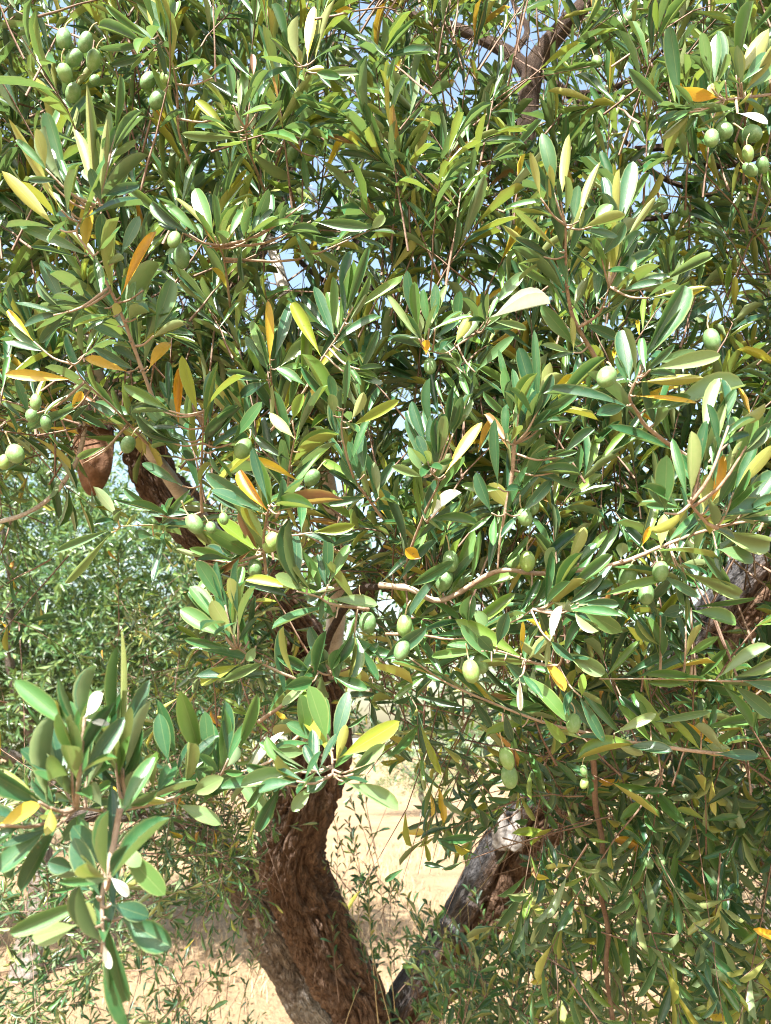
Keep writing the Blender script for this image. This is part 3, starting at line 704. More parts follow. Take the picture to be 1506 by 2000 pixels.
# ------------------------------------------------------------------ the near twigs, read off the photograph
# T depth_start depth_end radius_mm x,y x,y ...   a twig
# L base_x base_y tip_x tip_y width kind          a leaf on the twig above it (g green, u underside, l light, p pale with painted sheen, y yellow, o orange, b brown, w sun glare painted white)
# O x y radius                                    an olive on the twig above it
HERO = """
T .62 .70 2.6 190,395 150,450 182,500 205,545 240,620 275,715 300,780
L 110 445 5 335 28 u
L 120 410 35 265 18 u
L 185 390 170 165 24 u
L 180 375 135 245 24 u
L 132 372 105 235 28 g
L 105 362 92 280 26 g
L 90 330 70 250 26 u
L 195 395 210 230 20 u
L 212 312 268 272 16 p
L 225 262 235 145 20 g
L 200 400 180 330 24 g
L 150 382 145 312 20 g
L 140 420 98 338 22 g
L 165 500 176 405 27 y
L 140 416 141 388 18 y
L 185 505 30 430 26 g
L 192 492 200 415 26 g
L 210 502 205 425 22 u
L 235 502 272 420 26 g
L 235 580 305 450 22 o
L 205 602 80 510 24 g
L 230 637 80 603 22 p
L 130 607 82 512 28 g
L 105 616 25 635 20 u
L 235 588 236 525 24 g
L 250 622 260 545 20 g
L 266 622 285 558 16 u
L 280 567 322 492 14 u
L 300 656 336 545 40 g
L 306 656 346 588 24 g
L 290 722 329 663 25 y
L 250 726 168 704 24 y
L 270 726 182 680 22 g
L 276 714 218 680 22 g
L 288 716 290 660 14 g
L 252 667 180 640 22 g
L 222 618 232 592 24 u
T .74 .86 2.0 145,712 165,745 225,800 290,870
L 152 742 8 730 23 y
L 150 716 98 660 18 u
L 166 692 105 664 24 y
L 130 702 68 664 18 y
L 66 667 8 598 18 y
L 58 812 32 740 20 g
L 140 802 160 764 22 o
L 212 818 160 768 12 b
L 286 816 178 784 22 g
L 172 790 48 832 20 g
L 242 838 162 840 15 g
L 163 905 196 850 17 u
L 178 892 222 888 12 y
O 70 785 15
O 62 811 15
O 30 886 21
O 90 825 14
O 8 902 14
T .68 .78 2.2 398,800 396,860 392,950 395,1000
L 348 832 352 714 21 o
L 388 812 355 694 27 l
L 330 802 328 704 18 g
L 314 802 313 745 14 u
L 352 857 284 795 40 g
L 420 880 375 795 12 b
L 452 866 509 784 24 g
L 410 832 412 724 28 g
L 338 890 342 858 24 u
L 438 847 446 788 22 g
L 328 862 279 822 14 u
L 312 1006 240 954 19 g
L 356 949 281 909 24 g
L 385 915 355 880 20 g
O 475 876 21
O 250 868 18
T .72 .80 2.2 690,600 660,655 620,715 590,770 530,840
L 628 698 572 597 27 l
L 656 667 612 564 26 g
L 662 652 640 568 24 g
L 672 622 721 478 22 g
L 680 632 716 574 14 u
L 652 652 648 540 22 g
L 676 637 726 540 20 g
L 664 684 690 656 28 y
L 700 737 741 643 18 g
L 703 722 716 664 11 y
L 610 740 670 790 26 g
L 600 755 540 715 24 g
T .78 .86 2.0 527,700 530,740 540,800 560,850
L 525 727 480 655 26 g
L 530 717 488 623 27 g
L 527 712 525 584 22 y
L 536 702 570 588 26 g
L 546 717 602 663 28 p
L 520 742 440 730 24 g
L 530 735 585 700 22 g
L 525 745 462 770 24 g
T .66 .76 2.2 577,850 565,915 560,970 540,1010
L 576 857 528 804 26 u
L 571 822 592 768 24 l
L 580 857 606 762 17 g
L 586 882 632 838 16 l
L 590 942 480 896 17 y
L 566 900 500 850 20 g
L 570 910 545 870 20 u
O 610 933 19
T .68 .76 2.2 670,800 668,850 690,930 720,975 745,1010
L 646 797 609 724 20 u
L 656 792 640 734 24 g
L 660 862 655 794 25 g
L 683 834 780 781 26 l
L 686 822 711 766 24 u
L 673 802 680 703 18 g
L 652 812 649 768 24 u
L 715 962 680 861 27 g
L 700 952 664 894 27 g
L 712 927 705 843 28 g
L 740 972 726 903 20 u
L 725 975 770 900 24 g
L 720 970 640 985 22 g
T .62 .72 2.2 530,985 522,1005 515,1060 520,1120
L 520 1002 394 924 42 g
L 514 1002 414 954 30 g
L 526 1002 466 917 28 o
L 524 987 500 879 21 g
L 540 987 590 944 20 g
L 548 1002 554 934 21 g
L 505 1078 465 1000 19 b
L 505 1075 422 1018 34 l
L 495 1072 420 1118 15 b
L 610 1040 693 1026 26 l
L 385 1095 402 1010 14 y
L 400 1090 365 1130 14 y
O 380 1023 20
O 412 1030 13
O 437 1013 12
O 532 1058 22
O 498 1110 19
T .75 .85 1.6 235,1028 300,1025 360,1026 420,1040
L 222 1032 110 1078 19 g
L 218 1040 129 1136 18 p
L 318 1052 302 1142 17 g
L 300 1046 262 1042 24 g
L 350 1032 318 1020 22 g
L 330 1005 220 975 12 g
L 230 1010 190 955 24 u
T .60 .66 2.4 465,1265 500,1290 545,1312 580,1332 560,1370 505,1410
L 440 1182 382 1099 40 g
L 441 1246 351 1189 40 g
L 431 1222 371 1144 36 g
L 456 1242 412 1173 35 u
L 466 1207 447 1129 30 u
L 449 1267 359 1245 20 g
L 471 1257 459 1223 19 u
L 470 1296 390 1336 27 l
L 522 1292 436 1331 24 p
L 500 1262 481 1290 24 p
L 486 1252 501 1160 13 g
L 510 1290 546 1272 22 y
T .64 .70 2.2 580,1155 620,1165 650,1180 720,1190
L 580 1152 580 1038 27 g
L 640 1142 640 1043 28 g
L 641 1142 682 1063 26 g
L 600 1152 536 1124 30 p
L 580 1152 479 1131 24 l
L 642 1170 738 1181 28 p
L 656 1207 620 1168 22 g
L 690 1252 671 1198 24 y
L 610 1160 655 1150 14 u
L 600 1150 615 1085 22 g
O 718 1216 22
O 710 1175 14
T .64 .72 2.2 605,1300 640,1318 690,1300 735,1270
L 610 1312 540 1281 28 g
L 640 1317 604 1224 30 g
L 646 1312 661 1268 26 g
L 651 1322 720 1351 27 g
L 610 1332 548 1377 23 p
L 645 1310 690 1240 24 g
L 650 1310 625 1265 20 u
L 745 1292 830 1229 34 g
L 690 1300 740 1255 20 g
O 790 1222 21
O 785 1270 20
T .44 .56 2.6 150,1578 230,1582 330,1562 370,1540 420,1520
L 235 1482 247 1228 19 u
L 225 1452 230 1259 24 g
L 240 1502 250 1373 21 u
L 170 1502 160 1403 38 g
L 225 1492 165 1339 36 g
L 140 1502 110 1364 15 u
L 120 1522 99 1408 31 g
L 165 1401 206 1356 30 w
L 166 1405 214 1414 15 w
L 330 1492 310 1394 38 g
L 395 1492 355 1334 38 g
L 411 1502 400 1389 35 g
L 446 1482 440 1369 31 g
L 466 1472 500 1349 31 g
L 345 1482 299 1439 20 y
L 440 1502 466 1458 20 u
L 140 1532 40 1469 42 g
L 170 1532 94 1474 42 g
L 235 1532 214 1440 30 g
L 280 1540 262 1450 26 g
L 300 1545 290 1465 26 u
L 76 1566 9 1508 24 u
L 110 1592 69 1514 28 g
L -5 1612 82 1574 28 y
L 100 1577 90 1632 27 u
L 92 1620 -5 1702 50 g
L 175 1580 119 1642 28 g
L 205 1592 256 1576 27 p
L 250 1562 326 1566 19 u
L 345 1570 432 1606 37 p
L 200 1577 175 1528 25 u
L 370 1552 440 1518 32 p
L 395 1542 380 1480 28 g
L 360 1550 372 1450 26 u
T .40 .43 2.6 203,1850 200,1750 215,1680 235,1580
L 196 1752 140 1639 56 g
L 200 1692 144 1614 50 g
L 235 1652 320 1752 50 g
L 236 1660 272 1688 36 p
L 215 1712 252 1750 22 w
L 190 1752 24 1821 36 g
L 152 1806 64 1831 44 p
L 196 1812 139 1759 42 u
L 216 1766 291 1790 46 g
L 235 1792 336 1850 62 g
L 205 1792 246 1957 42 g
L 201 1842 216 1892 18 w
L 146 1697 94 1684 40 g
T .55 .62 2.4 650,1512 648,1470 640,1440 600,1420
L 640 1452 604 1339 44 g
L 600 1447 590 1359 34 g
L 651 1462 681 1349 38 g
L 660 1482 781 1409 46 l
L 656 1492 676 1418 22 u
L 690 1502 752 1452 30 p
L 480 1522 541 1424 24 w
L 456 1512 522 1586 35 p
L 550 1532 500 1626 31 g
L 602 1502 469 1536 36 p
L 580 1526 504 1546 28 g
L 610 1532 570 1584 31 p
L 646 1516 600 1546 34 g
L 670 1526 780 1581 37 p
L 690 1512 747 1500 26 g
L 620 1450 560 1412 30 g
L 600 1470 540 1465 30 p
L 560 1500 520 1440 28 g
T .70 .74 4.2 1520,1008 1400,1030 1310,1060 1200,1102 1060,1120 970,1116 865,1172 800,1150 740,1142
L 1040 1186 1096 1094 38 g
L 1110 1102 1136 1029 26 u
L 1065 1112 1081 1068 24 p
L 1290 1072 1295 1003 28 u
L 1254 1067 1270 1028 14 o
L 1213 1092 1216 1058 28 u
L 1331 1116 1446 1163 28 p
L 1340 1130 1392 1160 20 u
L 1290 1122 1366 1166 22 g
L 1355 1062 1430 1147 23 g
L 1320 1106 1387 1101 20 u
L 1396 1036 1508 1062 42 p
L 1400 1072 1476 1091 28 p
L 1240 1095 1200 1135 24 g
L 1130 1100 1165 1060 20 g
O 880 1096 21
O 868 1134 21
O 893 1130 18
O 1030 1096 21
O 1003 1094 16
O 1226 1126 23
O 1290 1116 21
O 1262 1160 21
T .70 .68 3.0 972,1112 976,1060 985,1008 1000,930 1004,868
L 1000 867 1037 753 38 g
L 1013 807 1003 718 20 g
L 1050 802 1013 683 34 g
L 1053 797 1043 643 20 g
L 1063 802 1066 713 26 u
L 1073 812 1184 698 22 g
L 1003 802 978 688 14 g
L 973 952 965 818 24 g
L 990 860 985 790 20 g
L 1015 962 1081 868 34 g
L 1015 897 1076 798 20 p
L 960 1002 929 923 30 g
L 1000 997 957 943 38 u
L 1015 1006 1080 935 28 g
L 1095 892 1161 838 22 g
L 1085 922 1154 878 15 y
L 1010 930 1060 850 24 g
O 1040 986 18
O 1025 1010 19
T .70 .72 2.0 1040,1190 1000,1215 900,1248 820,1240 753,1238
L 955 1232 929 1193 28 p
L 915 1212 966 1174 16 y
L 1015 1202 1020 1128 11 y
L 1095 1166 1196 1083 28 g
L 1080 1172 1136 1078 18 g
L 1165 1166 1292 1134 22 g
L 1080 1176 1137 1192 22 u
L 1130 1186 1217 1236 36 g
L 1130 1178 1208 1180 26 g
L 1075 1252 1096 1183 20 w
T .68 .70 2.0 940,1272 975,1272 1050,1296 1090,1300
L 970 1262 991 1194 29 g
L 966 1276 934 1239 29 g
L 960 1292 904 1219 26 g
L 1026 1292 1081 1244 30 u
L 1060 1282 1101 1351 28 y
L 1015 1312 1116 1401 40 g
L 1015 1322 1018 1387 14 w
L 1018 1277 1017 1208 12 y
L 1100 1272 1182 1316 38 p
L 1136 1362 1139 1318 20 l
L 985 1290 1030 1330 26 g
O 920 1311 23
O 940 1295 21
T .74 .80 3.0 800,1285 870,1332 960,1372 1060,1410 1150,1432 1210,1446 1350,1466 1440,1475
L 1058 1400 1106 1451 24 l
L 1200 1432 1282 1394 24 p
L 1270 1412 1387 1390 19 g
L 1200 1452 1260 1476 20 u
L 1220 1457 1314 1466 28 g
L 1360 1467 1432 1460 28 u
L 1395 1472 1492 1476 24 g
L 1370 1422 1472 1404 26 g
L 1020 1420 1000 1382 24 g
L 985 1390 1000 1450 22 g
L 920 1360 960 1420 20 g
O 1120 1413 19
O 990 1481 19
O 995 1516 21
O 1140 1505 10
O 1141 1530 11
T .78 .74 2.0 1170,1326 1300,1326 1450,1331 1520,1325
L 1350 1187 1477 1164 15 g
L 1350 1192 1441 1216 32 g
L 1290 1202 1335 1192 30 g
L 1340 1222 1422 1274 15 g
L 1355 1302 1386 1224 17 g
L 1370 1325 1260 1318 20 g
L 1430 1335 1506 1400 26 g
L 1410 1335 1470 1420 24 g
L 1400 1325 1506 1260 28 p
L 1430 1325 1520 1285 26 p
L 1450 1330 1540 1350 28 g
T .66 .72 3.0 1105,440 1105,490 1108,565 1122,625 1165,702
L 1100 492 1065 388 30 g
L 1105 482 1131 398 31 u
L 1082 377 1066 253 33 g
L 1095 392 1110 268 20 u
L 1056 387 1038 298 18 u
L 1094 492 998 400 16 u
L 1062 502 983 444 16 u
L 1130 432 1171 318 18 u
L 1118 442 1130 363 24 g
L 1158 442 1196 403 28 g
L 1098 570 1014 514 20 g
L 1126 677 1057 599 36 g
L 1120 689 1052 678 16 p
L 1138 631 1206 661 26 g
L 1110 560 1085 480 24 g
L 1112 560 1140 490 22 g
L 1120 600 1150 540 20 u
T .68 .70 2.4 1190,560 1170,612 1130,640
L 1175 503 1216 438 36 g
L 1210 452 1237 313 33 g
L 1205 434 1216 328 22 u
L 1220 472 1281 384 16 u
L 1190 442 1178 343 22 g
L 1135 612 1276 503 28 g
L 1172 612 1292 544 24 p
L 1280 557 1392 499 22 p
L 1268 582 1382 560 14 u
L 1175 582 1286 468 26 g
L 1180 600 1230 520 24 g
L 1165 600 1180 500 24 g
T .60 .66 3.0 1245,738 1230,776 1245,805 1262,832 1310,870 1340,890
L 1252 712 1329 563 44 g
L 1258 712 1349 598 20 g
L 1230 747 1214 643 42 g
L 1250 746 1372 738 25 u
L 1240 773 1366 782 15 y
L 1270 722 1405 695 34 p
L 1275 708 1365 688 28 p
L 1290 807 1457 748 40 p
L 1228 752 1203 698 16 g
L 1225 792 1158 815 26 g
L 1260 800 1350 775 30 g
O 1185 736 24
O 1390 664 21
T .56 .62 3.0 1348,985 1380,1020 1400,1030
L 1373 862 1409 738 26 p
L 1368 937 1416 783 24 p
L 1423 832 1495 788 22 u
L 1350 972 1348 843 35 u
L 1373 1002 1386 928 36 u
L 1298 1002 1303 888 45 g
L 1343 977 1314 853 24 g
L 1418 987 1475 818 36 g
L 1433 962 1510 868 30 u
L 1453 1002 1512 930 40 g
L 1388 987 1421 888 22 o
L 1458 872 1512 828 36 g
L 1365 1015 1340 1050 20 o
L 1400 1010 1500 985 34 g
L 1400 990 1440 920 26 g
T .68 .76 2.2 845,925 856,945 830,1000 800,1080 790,1130
L 868 927 943 817 28 y
L 848 937 879 886 27 u
L 833 872 803 783 26 g
L 843 842 838 738 22 g
L 874 852 885 753 15 g
L 830 927 797 874 22 p
L 828 932 762 911 22 p
L 885 847 926 779 17 p
L 850 920 850 850 22 g
L 835 900 815 850 24 g
L 840 1010 900 960 24 w
L 870 930 905 880 20 g
L 822 1090 790 1072 28 o
T .74 .82 2.0 835,685 870,690 900,670 930,650
L 823 657 813 613 27 u
L 888 672 919 610 27 u
L 902 667 937 613 17 u
L 818 662 756 574 18 p
L 828 662 874 558 18 p
L 808 627 795 528 24 g
L 838 642 823 563 20 g
L 893 637 898 568 24 g
L 918 617 949 553 24 g
L 832 692 836 664 22 o
L 903 727 900 671 15 o
L 928 727 1005 658 24 g
L 958 602 1022 534 24 p
L 955 621 1075 591 17 w
L 958 626 1030 643 17 p
L 850 640 855 560 20 g
O 840 715 16
T .80 .90 2.4 590,130 575,210 560,275 540,300
L 583 122 582 30 24 u
L 600 124 611 8 20 y
L 565 102 530 8 22 g
L 575 127 527 73 12 u
L 610 122 631 78 20 g
L 615 117 652 0 18 u
L 595 138 634 135 22 u
L 632 141 710 140 18 p
L 615 272 671 196 20 g
L 510 277 576 193 16 g
L 622 307 694 369 20 p
L 580 180 540 110 20 g
O 570 300 18
O 603 297 18
T .80 .90 2.4 305,60 335,120 346,180 350,260 375,330
L 350 132 353 80 11 o
L 300 88 195 95 17 g
L 295 77 204 8 18 g
L 310 70 290 -20 22 u
L 318 75 345 0 22 g
L 325 85 300 10 20 g
L 345 150 395 90 18 g
L 443 227 395 138 26 u
L 415 152 366 100 22 g
L 300 95 190 50 18 g
L 300 100 215 130 18 g
O 125 76 19
O 167 82 18
O 145 113 19
O 183 117 19
O 127 143 19
O 143 181 19
O 185 156 13
O 290 158 19
O 325 153 17
O 308 195 19
O 208 192 10
T .78 .88 2.2 480,250 485,290 500,330 520,380
L 470 247 480 123 20 g
L 455 205 446 125 20 g
L 500 222 495 178 24 g
L 490 255 484 218 26 u
L 470 263 460 222 25 u
L 470 269 354 261 22 p
L 446 257 381 194 20 l
L 495 152 494 104 12 b
L 490 260 545 200 20 g
T .76 .86 2.2 430,480 440,520 450,600
L 420 472 375 353 36 g
L 425 472 420 378 15 g
L 445 467 478 399 20 g
L 420 462 339 384 11 u
L 490 467 523 368 27 g
L 480 472 482 384 15 u
L 435 482 451 438 19 u
L 405 482 334 439 16 y
L 500 497 536 443 16 y
L 332 432 244 364 24 g
L 370 457 294 394 26 g
L 562 417 560 355 22 y
L 595 397 641 371 12 y
L 607 432 726 446 26 g
L 722 450 752 420 24 p
O 355 500 22
O 340 468 17
T .72 .82 2.6 1415,195 1460,190 1540,180
L 1405 191 1334 180 27 o
L 1410 206 1312 222 23 g
L 1390 172 1370 63 24 g
L 1396 167 1398 58 26 g
L 1416 157 1403 58 22 g
L 1438 147 1469 -2 30 g
L 1443 152 1508 38 28 u
L 1448 162 1510 93 26 g
L 1392 188 1396 160 27 u
L 1418 187 1426 158 15 o
L 1313 218 1227 133 24 g
L 1320 212 1313 113 14 l
L 1328 212 1315 58 30 g
L 1440 221 1502 236 17 w
L 1495 102 1500 30 22 o
L 1455 180 1520 130 24 g
O 1390 270 20
O 1413 254 20
O 1469 261 22
O 1461 300 15
O 1465 331 16
O 1490 322 15
O 1495 168 18
T .95 1.05 2.0 1230,20 1300,15 1400,30 1480,10
O 1231 37 20
O 1212 44 16
O 1391 41 16
O 1370 60 14
O 1350 26 14
O 1166 120 13
T .95 1.0 2.0 1290,380 1340,385 1400,375
O 1293 400 16
O 1335 412 13
O 1316 430 14
O 935 310 12
O 850 322 12
T 1.05 1.15 2.0 1260,1650 1310,1740 1350,1830
L 1300 1710 1380 1810 20 p
L 1320 1760 1440 1900 22 p
L 1330 1750 1470 1850 22 g
L 1300 1690 1250 1790 20 g
L 1310 1740 1260 1880 20 g
L 1340 1800 1420 1930 20 g
O 1290 1680 13
O 1266 1684 13
O 1345 1811 12
O 1354 1832 12
O 1347 1852 13
"""
ROWS_NEAR = np.array([0.0, 0.05, 0.13, 0.25, 0.4, 0.55, 0.7, 0.83, 0.93, 1.0])
NEAR = {}
VARIANTS = [(0.06, 0.28, 0.0), (0.18, 0.22, 0.35), (-0.10, 0.40, -0.35), (0.02, 0.6, 0.1), (0.28, 0.15, -0.5), (-0.2, 0.3, 0.4), (0.1, 0.75, 0.0)]
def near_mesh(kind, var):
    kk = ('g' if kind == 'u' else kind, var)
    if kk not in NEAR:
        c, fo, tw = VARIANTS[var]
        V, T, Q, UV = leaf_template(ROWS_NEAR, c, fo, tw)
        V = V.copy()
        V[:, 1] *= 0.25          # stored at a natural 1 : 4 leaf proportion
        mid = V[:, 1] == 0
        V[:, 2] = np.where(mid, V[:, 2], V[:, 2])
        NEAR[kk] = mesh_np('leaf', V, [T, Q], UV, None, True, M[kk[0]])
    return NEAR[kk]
for_fold = 0.25

def olive_mesh():
    nu, nv = 18, 12
    th = np.linspace(0, math.pi, nv + 1)
    V = []
    for a in th[1:-1]:
        z = math.cos(a); rr = math.sin(a) ** 0.94
        for k in range(nu):
            V.append([rr * 0.80 * math.cos(2 * math.pi * k / nu), rr * 0.80 * math.sin(2 * math.pi * k / nu), z * 1.08 - (0.03 if z > 0.9 else 0)])
    V += [[0, 0, 1.02], [0, 0, -1.12]]
    V = np.array(V); r = nv - 1
    i = np.arange(r - 1)[:, None]; j = np.arange(nu)[None, :]
    q = np.stack([i * nu + j, (i + 1) * nu + j, (i + 1) * nu + (j + 1) % nu, i * nu + (j + 1) % nu], -1).reshape(-1, 4)
    jj = np.arange(nu); t = r * nu
    tops = np.stack([jj, (jj + 1) % nu, np.full(nu, t)], -1)
    bots = np.stack([(r - 1) * nu + (jj + 1) % nu, (r - 1) * nu + jj, np.full(nu, t + 1)], -1)
    return V, [q, tops, bots]
sv, sf, suv = tube(np.array([[0, 0, 1.0], [0.05, 0, 1.5], [0.25, 0.1, 2.0], [0.6, 0.2, 2.4]]), [0.09, 0.07, 0.07, 0.09], 8, 6)
ov, of = olive_mesh()
n_skin = sum(len(x) for x in of)
OLIVE = mesh_np('olive', np.vstack([ov, sv]), of + [x + len(ov) for x in sf], None, None, True, M['olive'])
OLIVE.materials.append(M['shoot'])
for p_ in list(OLIVE.polygons)[n_skin:]:
    p_.material_index = 1

def near_point(poly, x, y):
    """closest point of a pixel polyline (x,y,d)"""
    best = None
    for a, b in zip(poly[:-1], poly[1:]):
        ab = b[:2] - a[:2]
        t = np.clip(((np.array([x, y]) - a[:2]) @ ab) / (ab @ ab + 1e-9), 0, 1)
        q = a + (b - a) * t
        d = math.hypot(q[0] - x, q[1] - y)
        if best is None or d < best[0]: best = (d, q)
    return best

groups = []
for line in HERO.strip().splitlines():
    w = line.split()
    if w[0] == 'T':
        d0, d1, r = map(float, w[1:4])
        pts = np.array([[float(v) for v in p.split(',')] for p in w[4:]])
        s = np.concatenate([[0], np.cumsum(np.hypot(*np.diff(pts, axis=0).T))]); s /= s[-1]
        poly = np.column_stack([pts, d0 + (d1 - d0) * s])
        groups.append({'poly': poly, 'r': r / 1000, 'L': [], 'O': []})
    elif w[0] == 'L':
        groups[-1]['L'].append(([float(v) for v in w[1:6]], w[6]))
    else:
        groups[-1]['O'].append([float(v) for v in w[1:4]])

n_leaf = 0
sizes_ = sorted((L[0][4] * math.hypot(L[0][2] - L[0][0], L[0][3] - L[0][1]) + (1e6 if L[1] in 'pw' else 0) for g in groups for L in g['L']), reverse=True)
CUT = sizes_[min(300, len(sizes_) - 1)]
print('all near leaves', len(sizes_))
REST = []
SIDE = []
def look(vec): return vec / np.linalg.norm(vec)
for gi, g in enumerate(groups):
    poly = g['poly']
    acc = Acc()
    c3 = P(poly[:, 0], poly[:, 1], poly[:, 2])
    fine = catmull(c3, 60)
    grey = M['twig']
    if True:
        V, f, uv = tube(c3, np.linspace(g['r'] * 0.28, g['r'] * 0.72, len(c3)), 8 * len(c3), 8,
                        lambda U, S, r: r * (0.35 * (vnoise(U * 5, S * 160, 9, 5) - 0.5) + 0.35 * np.clip(np.sin(S * 300) - 0.8, 0, 1) * 2))
        acc.add(V, f, uv)
    stalks = []
    leaf_specs = []
    for (bx, by, tx, ty, wpx), kind in g['L']:
        dist, q = near_point(poly, bx, by)
        dep = q[2] + rng.uniform(-0.022, 0.012) * min(1, 0.4 + dist / 60)
        if kind == 'w': dep -= 0.035
        b3 = P(np.array(bx), np.array(by), np.array(dep))
        lpx = math.hypot(tx - bx, ty - by)
        lm = lpx * dep / F
        tilt = rng.uniform(-0.38, 0.30) * lm
        t3 = P(np.array(tx), np.array(ty), np.array(dep + tilt))
        # anchor on the twig, or on a small side shoot running back into the crown
        if dist < 130:
            a3 = fine[np.argmin(np.linalg.norm(fine - P(np.array(q[0]), np.array(q[1]), np.array(q[2])), axis=1))]
        else:
            a3 = fine[np.argmin(np.linalg.norm(fine - b3, axis=1))]
        if np.linalg.norm(a3 - b3) > 0.003:
            mid_ = 0.5 * (a3 + b3) + np.array([0, 0, -0.12 * np.linalg.norm(a3 - b3)])
            rr = 0.0006 + min(0.0007, 0.010 * np.linalg.norm(a3 - b3))
            V, f, uv = tube(np.array([a3, mid_, b3]), [rr * 1.3, rr, 0.0008], 7, 5)
            acc.add(V, f, uv)
            sl = np.linalg.norm(a3 - b3)
            if sl > 0.014:
                for q_ in range(int(sl / 0.007)):
                    tt_ = rng.uniform(0.25, 1.0)
                    pp_ = a3 * (1 - tt_) ** 2 + 2 * mid_ * tt_ * (1 - tt_) + b3 * tt_ ** 2
                    ax_ = look(look(b3 - a3) * 0.7 + rng.normal(size=3) * 0.45 + np.array([0, 0.15, 0.2]))
                    nn_ = LEAF_FACE + rng.normal(size=3) * 0.5; nn_ = look(nn_ - ax_ * (nn_ @ ax_))
                    sl_ = rng.uniform(0.022, 0.05)
                    SIDE.append((pp_, ax_, nn_, sl_, sl_ * rng.uniform(0.17, 0.24), rng.uniform(0, 0.8)))
        a = look(t3 - b3)
        v = look(CAM - 0.5 * (b3 + t3))
        n = v - a * (v @ a); n = n / np.linalg.norm(n)
        sgn = -1.0 if kind == 'u' else 1.0
        rot = rng.uniform(-0.5, 0.5)
        n = rotate_about(n[None], a[None], np.array([rot]))[0]
        if sgn > 0:
            n = n + 0.25 * TO_SUN; n = n - a * (n @ a); n /= np.linalg.norm(n)
        if kind == 'w':
            n = TO_SUN + 0.4 * v; n = n - a * (n @ a); n /= np.linalg.norm(n)
        n = n * sgn
        side = np.cross(n, a)
        L = np.linalg.norm(t3 - b3)
        fac = max(0.6, abs(float(n @ v)))
        W = wpx * dep / F / fac * 0.84; zs = rng.uniform(0.25, 1.15)
        mtx = Matrix(((a[0] * L, side[0] * W * 4, n[0] * L * zs, b3[0]), (a[1] * L, side[1] * W * 4, n[1] * L * zs, b3[1]), (a[2] * L, side[2] * W * 4, n[2] * L * zs, b3[2]), (0, 0, 0, 1)))
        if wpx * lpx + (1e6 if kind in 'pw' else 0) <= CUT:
            rv = {'g': rng.uniform(0, 0.8), 'u': rng.uniform(0, 0.9), 'l': 0.93, 'y': 0.986, 'o': 0.992, 'b': 1.0}[kind]
            REST.append((b3, a, n, L, W, rv))
        else:
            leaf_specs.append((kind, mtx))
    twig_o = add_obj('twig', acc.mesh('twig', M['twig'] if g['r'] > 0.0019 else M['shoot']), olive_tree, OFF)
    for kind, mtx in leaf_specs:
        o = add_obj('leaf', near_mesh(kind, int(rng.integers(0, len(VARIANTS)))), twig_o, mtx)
        if kind in 'yobw':
            o['label'] = {'y': 'yellow leaf', 'o': 'orange leaf', 'b': 'dry brown leaf', 'w': 'leaf with sun glare painted white'}[kind]
        n_leaf += 1
    for (ox, oy, orad) in g['O']:
        dist, q = near_point(poly, ox, oy)
        dep = (q[2] if dist < 200 else q[2] + 0.05) + rng.uniform(-0.02, 0.02)
        c = P(np.array(ox), np.array(oy), np.array(dep)); r = orad * 0.95 * dep / F
        mt = Matrix.Translation(Vector(c)) @ Matrix.Rotation(rng.uniform(0, 6.28), 4, 'Z') @ Matrix.Rotation(rng.uniform(0, 0.7), 4, 'X') @ Matrix.Diagonal((r * rng.uniform(0.92, 1.06), r * rng.uniform(0.92, 1.06), r * rng.uniform(0.95, 1.15), 1))
        oo = add_obj('olive', OLIVE, twig_o, mt)
print('near leaves', n_leaf)
# smaller leaves that fill in along the near twigs, standing a little behind the large ones
EXTRA = []
for g in groups:
    poly = g['poly']
    c3 = catmull(P(poly[:, 0], poly[:, 1], poly[:, 2]), 80)
    s_ = np.concatenate([[0], np.cumsum(np.linalg.norm(np.diff(c3, axis=0), axis=1))])
    tdir = unit(np.gradient(c3, axis=0))
    if tdir[0, 2] + tdir[-1, 2] < 0: tdir = -tdir
    close = poly[:, 2].min() < 0.5
    step = 0.014 if close else 0.014 if len(g['L']) > 3 else 0.03
    for k, ss in enumerate(np.arange(0.004, s_[-1], step)):
        i = int(np.searchsorted(s_, ss)); i = min(i, 79)
        o_ = rng.normal(size=3); o_ = o_ - tdir[i] * (o_ @ tdir[i]); o_ /= np.linalg.norm(o_)
        if o_ @ FWD < 0 and rng.random() < 0.75: o_ = o_ - 2 * FWD * (o_ @ FWD)
        an = math.radians(rng.uniform(18, 48))
        a_ = tdir[i] * math.cos(an) + o_ * math.sin(an) + np.array([0, 0, 0.25]); a_ /= np.linalg.norm(a_)
        nn_ = -o_ * 0.35 + LEAF_FACE * 0.7 + rng.normal(size=3) * 0.35; nn_ = nn_ - a_ * (nn_ @ a_); nn_ /= np.linalg.norm(nn_)
        ll_ = rng.uniform(0.028, 0.048) if close else rng.uniform(0.045, 0.074)
        EXTRA.append((c3[i], a_, nn_, ll_, ll_ * rng.uniform(0.13, 0.19) * (1.4 if close else 1.0), rng.uniform(0, 0.75 if close else 1)))

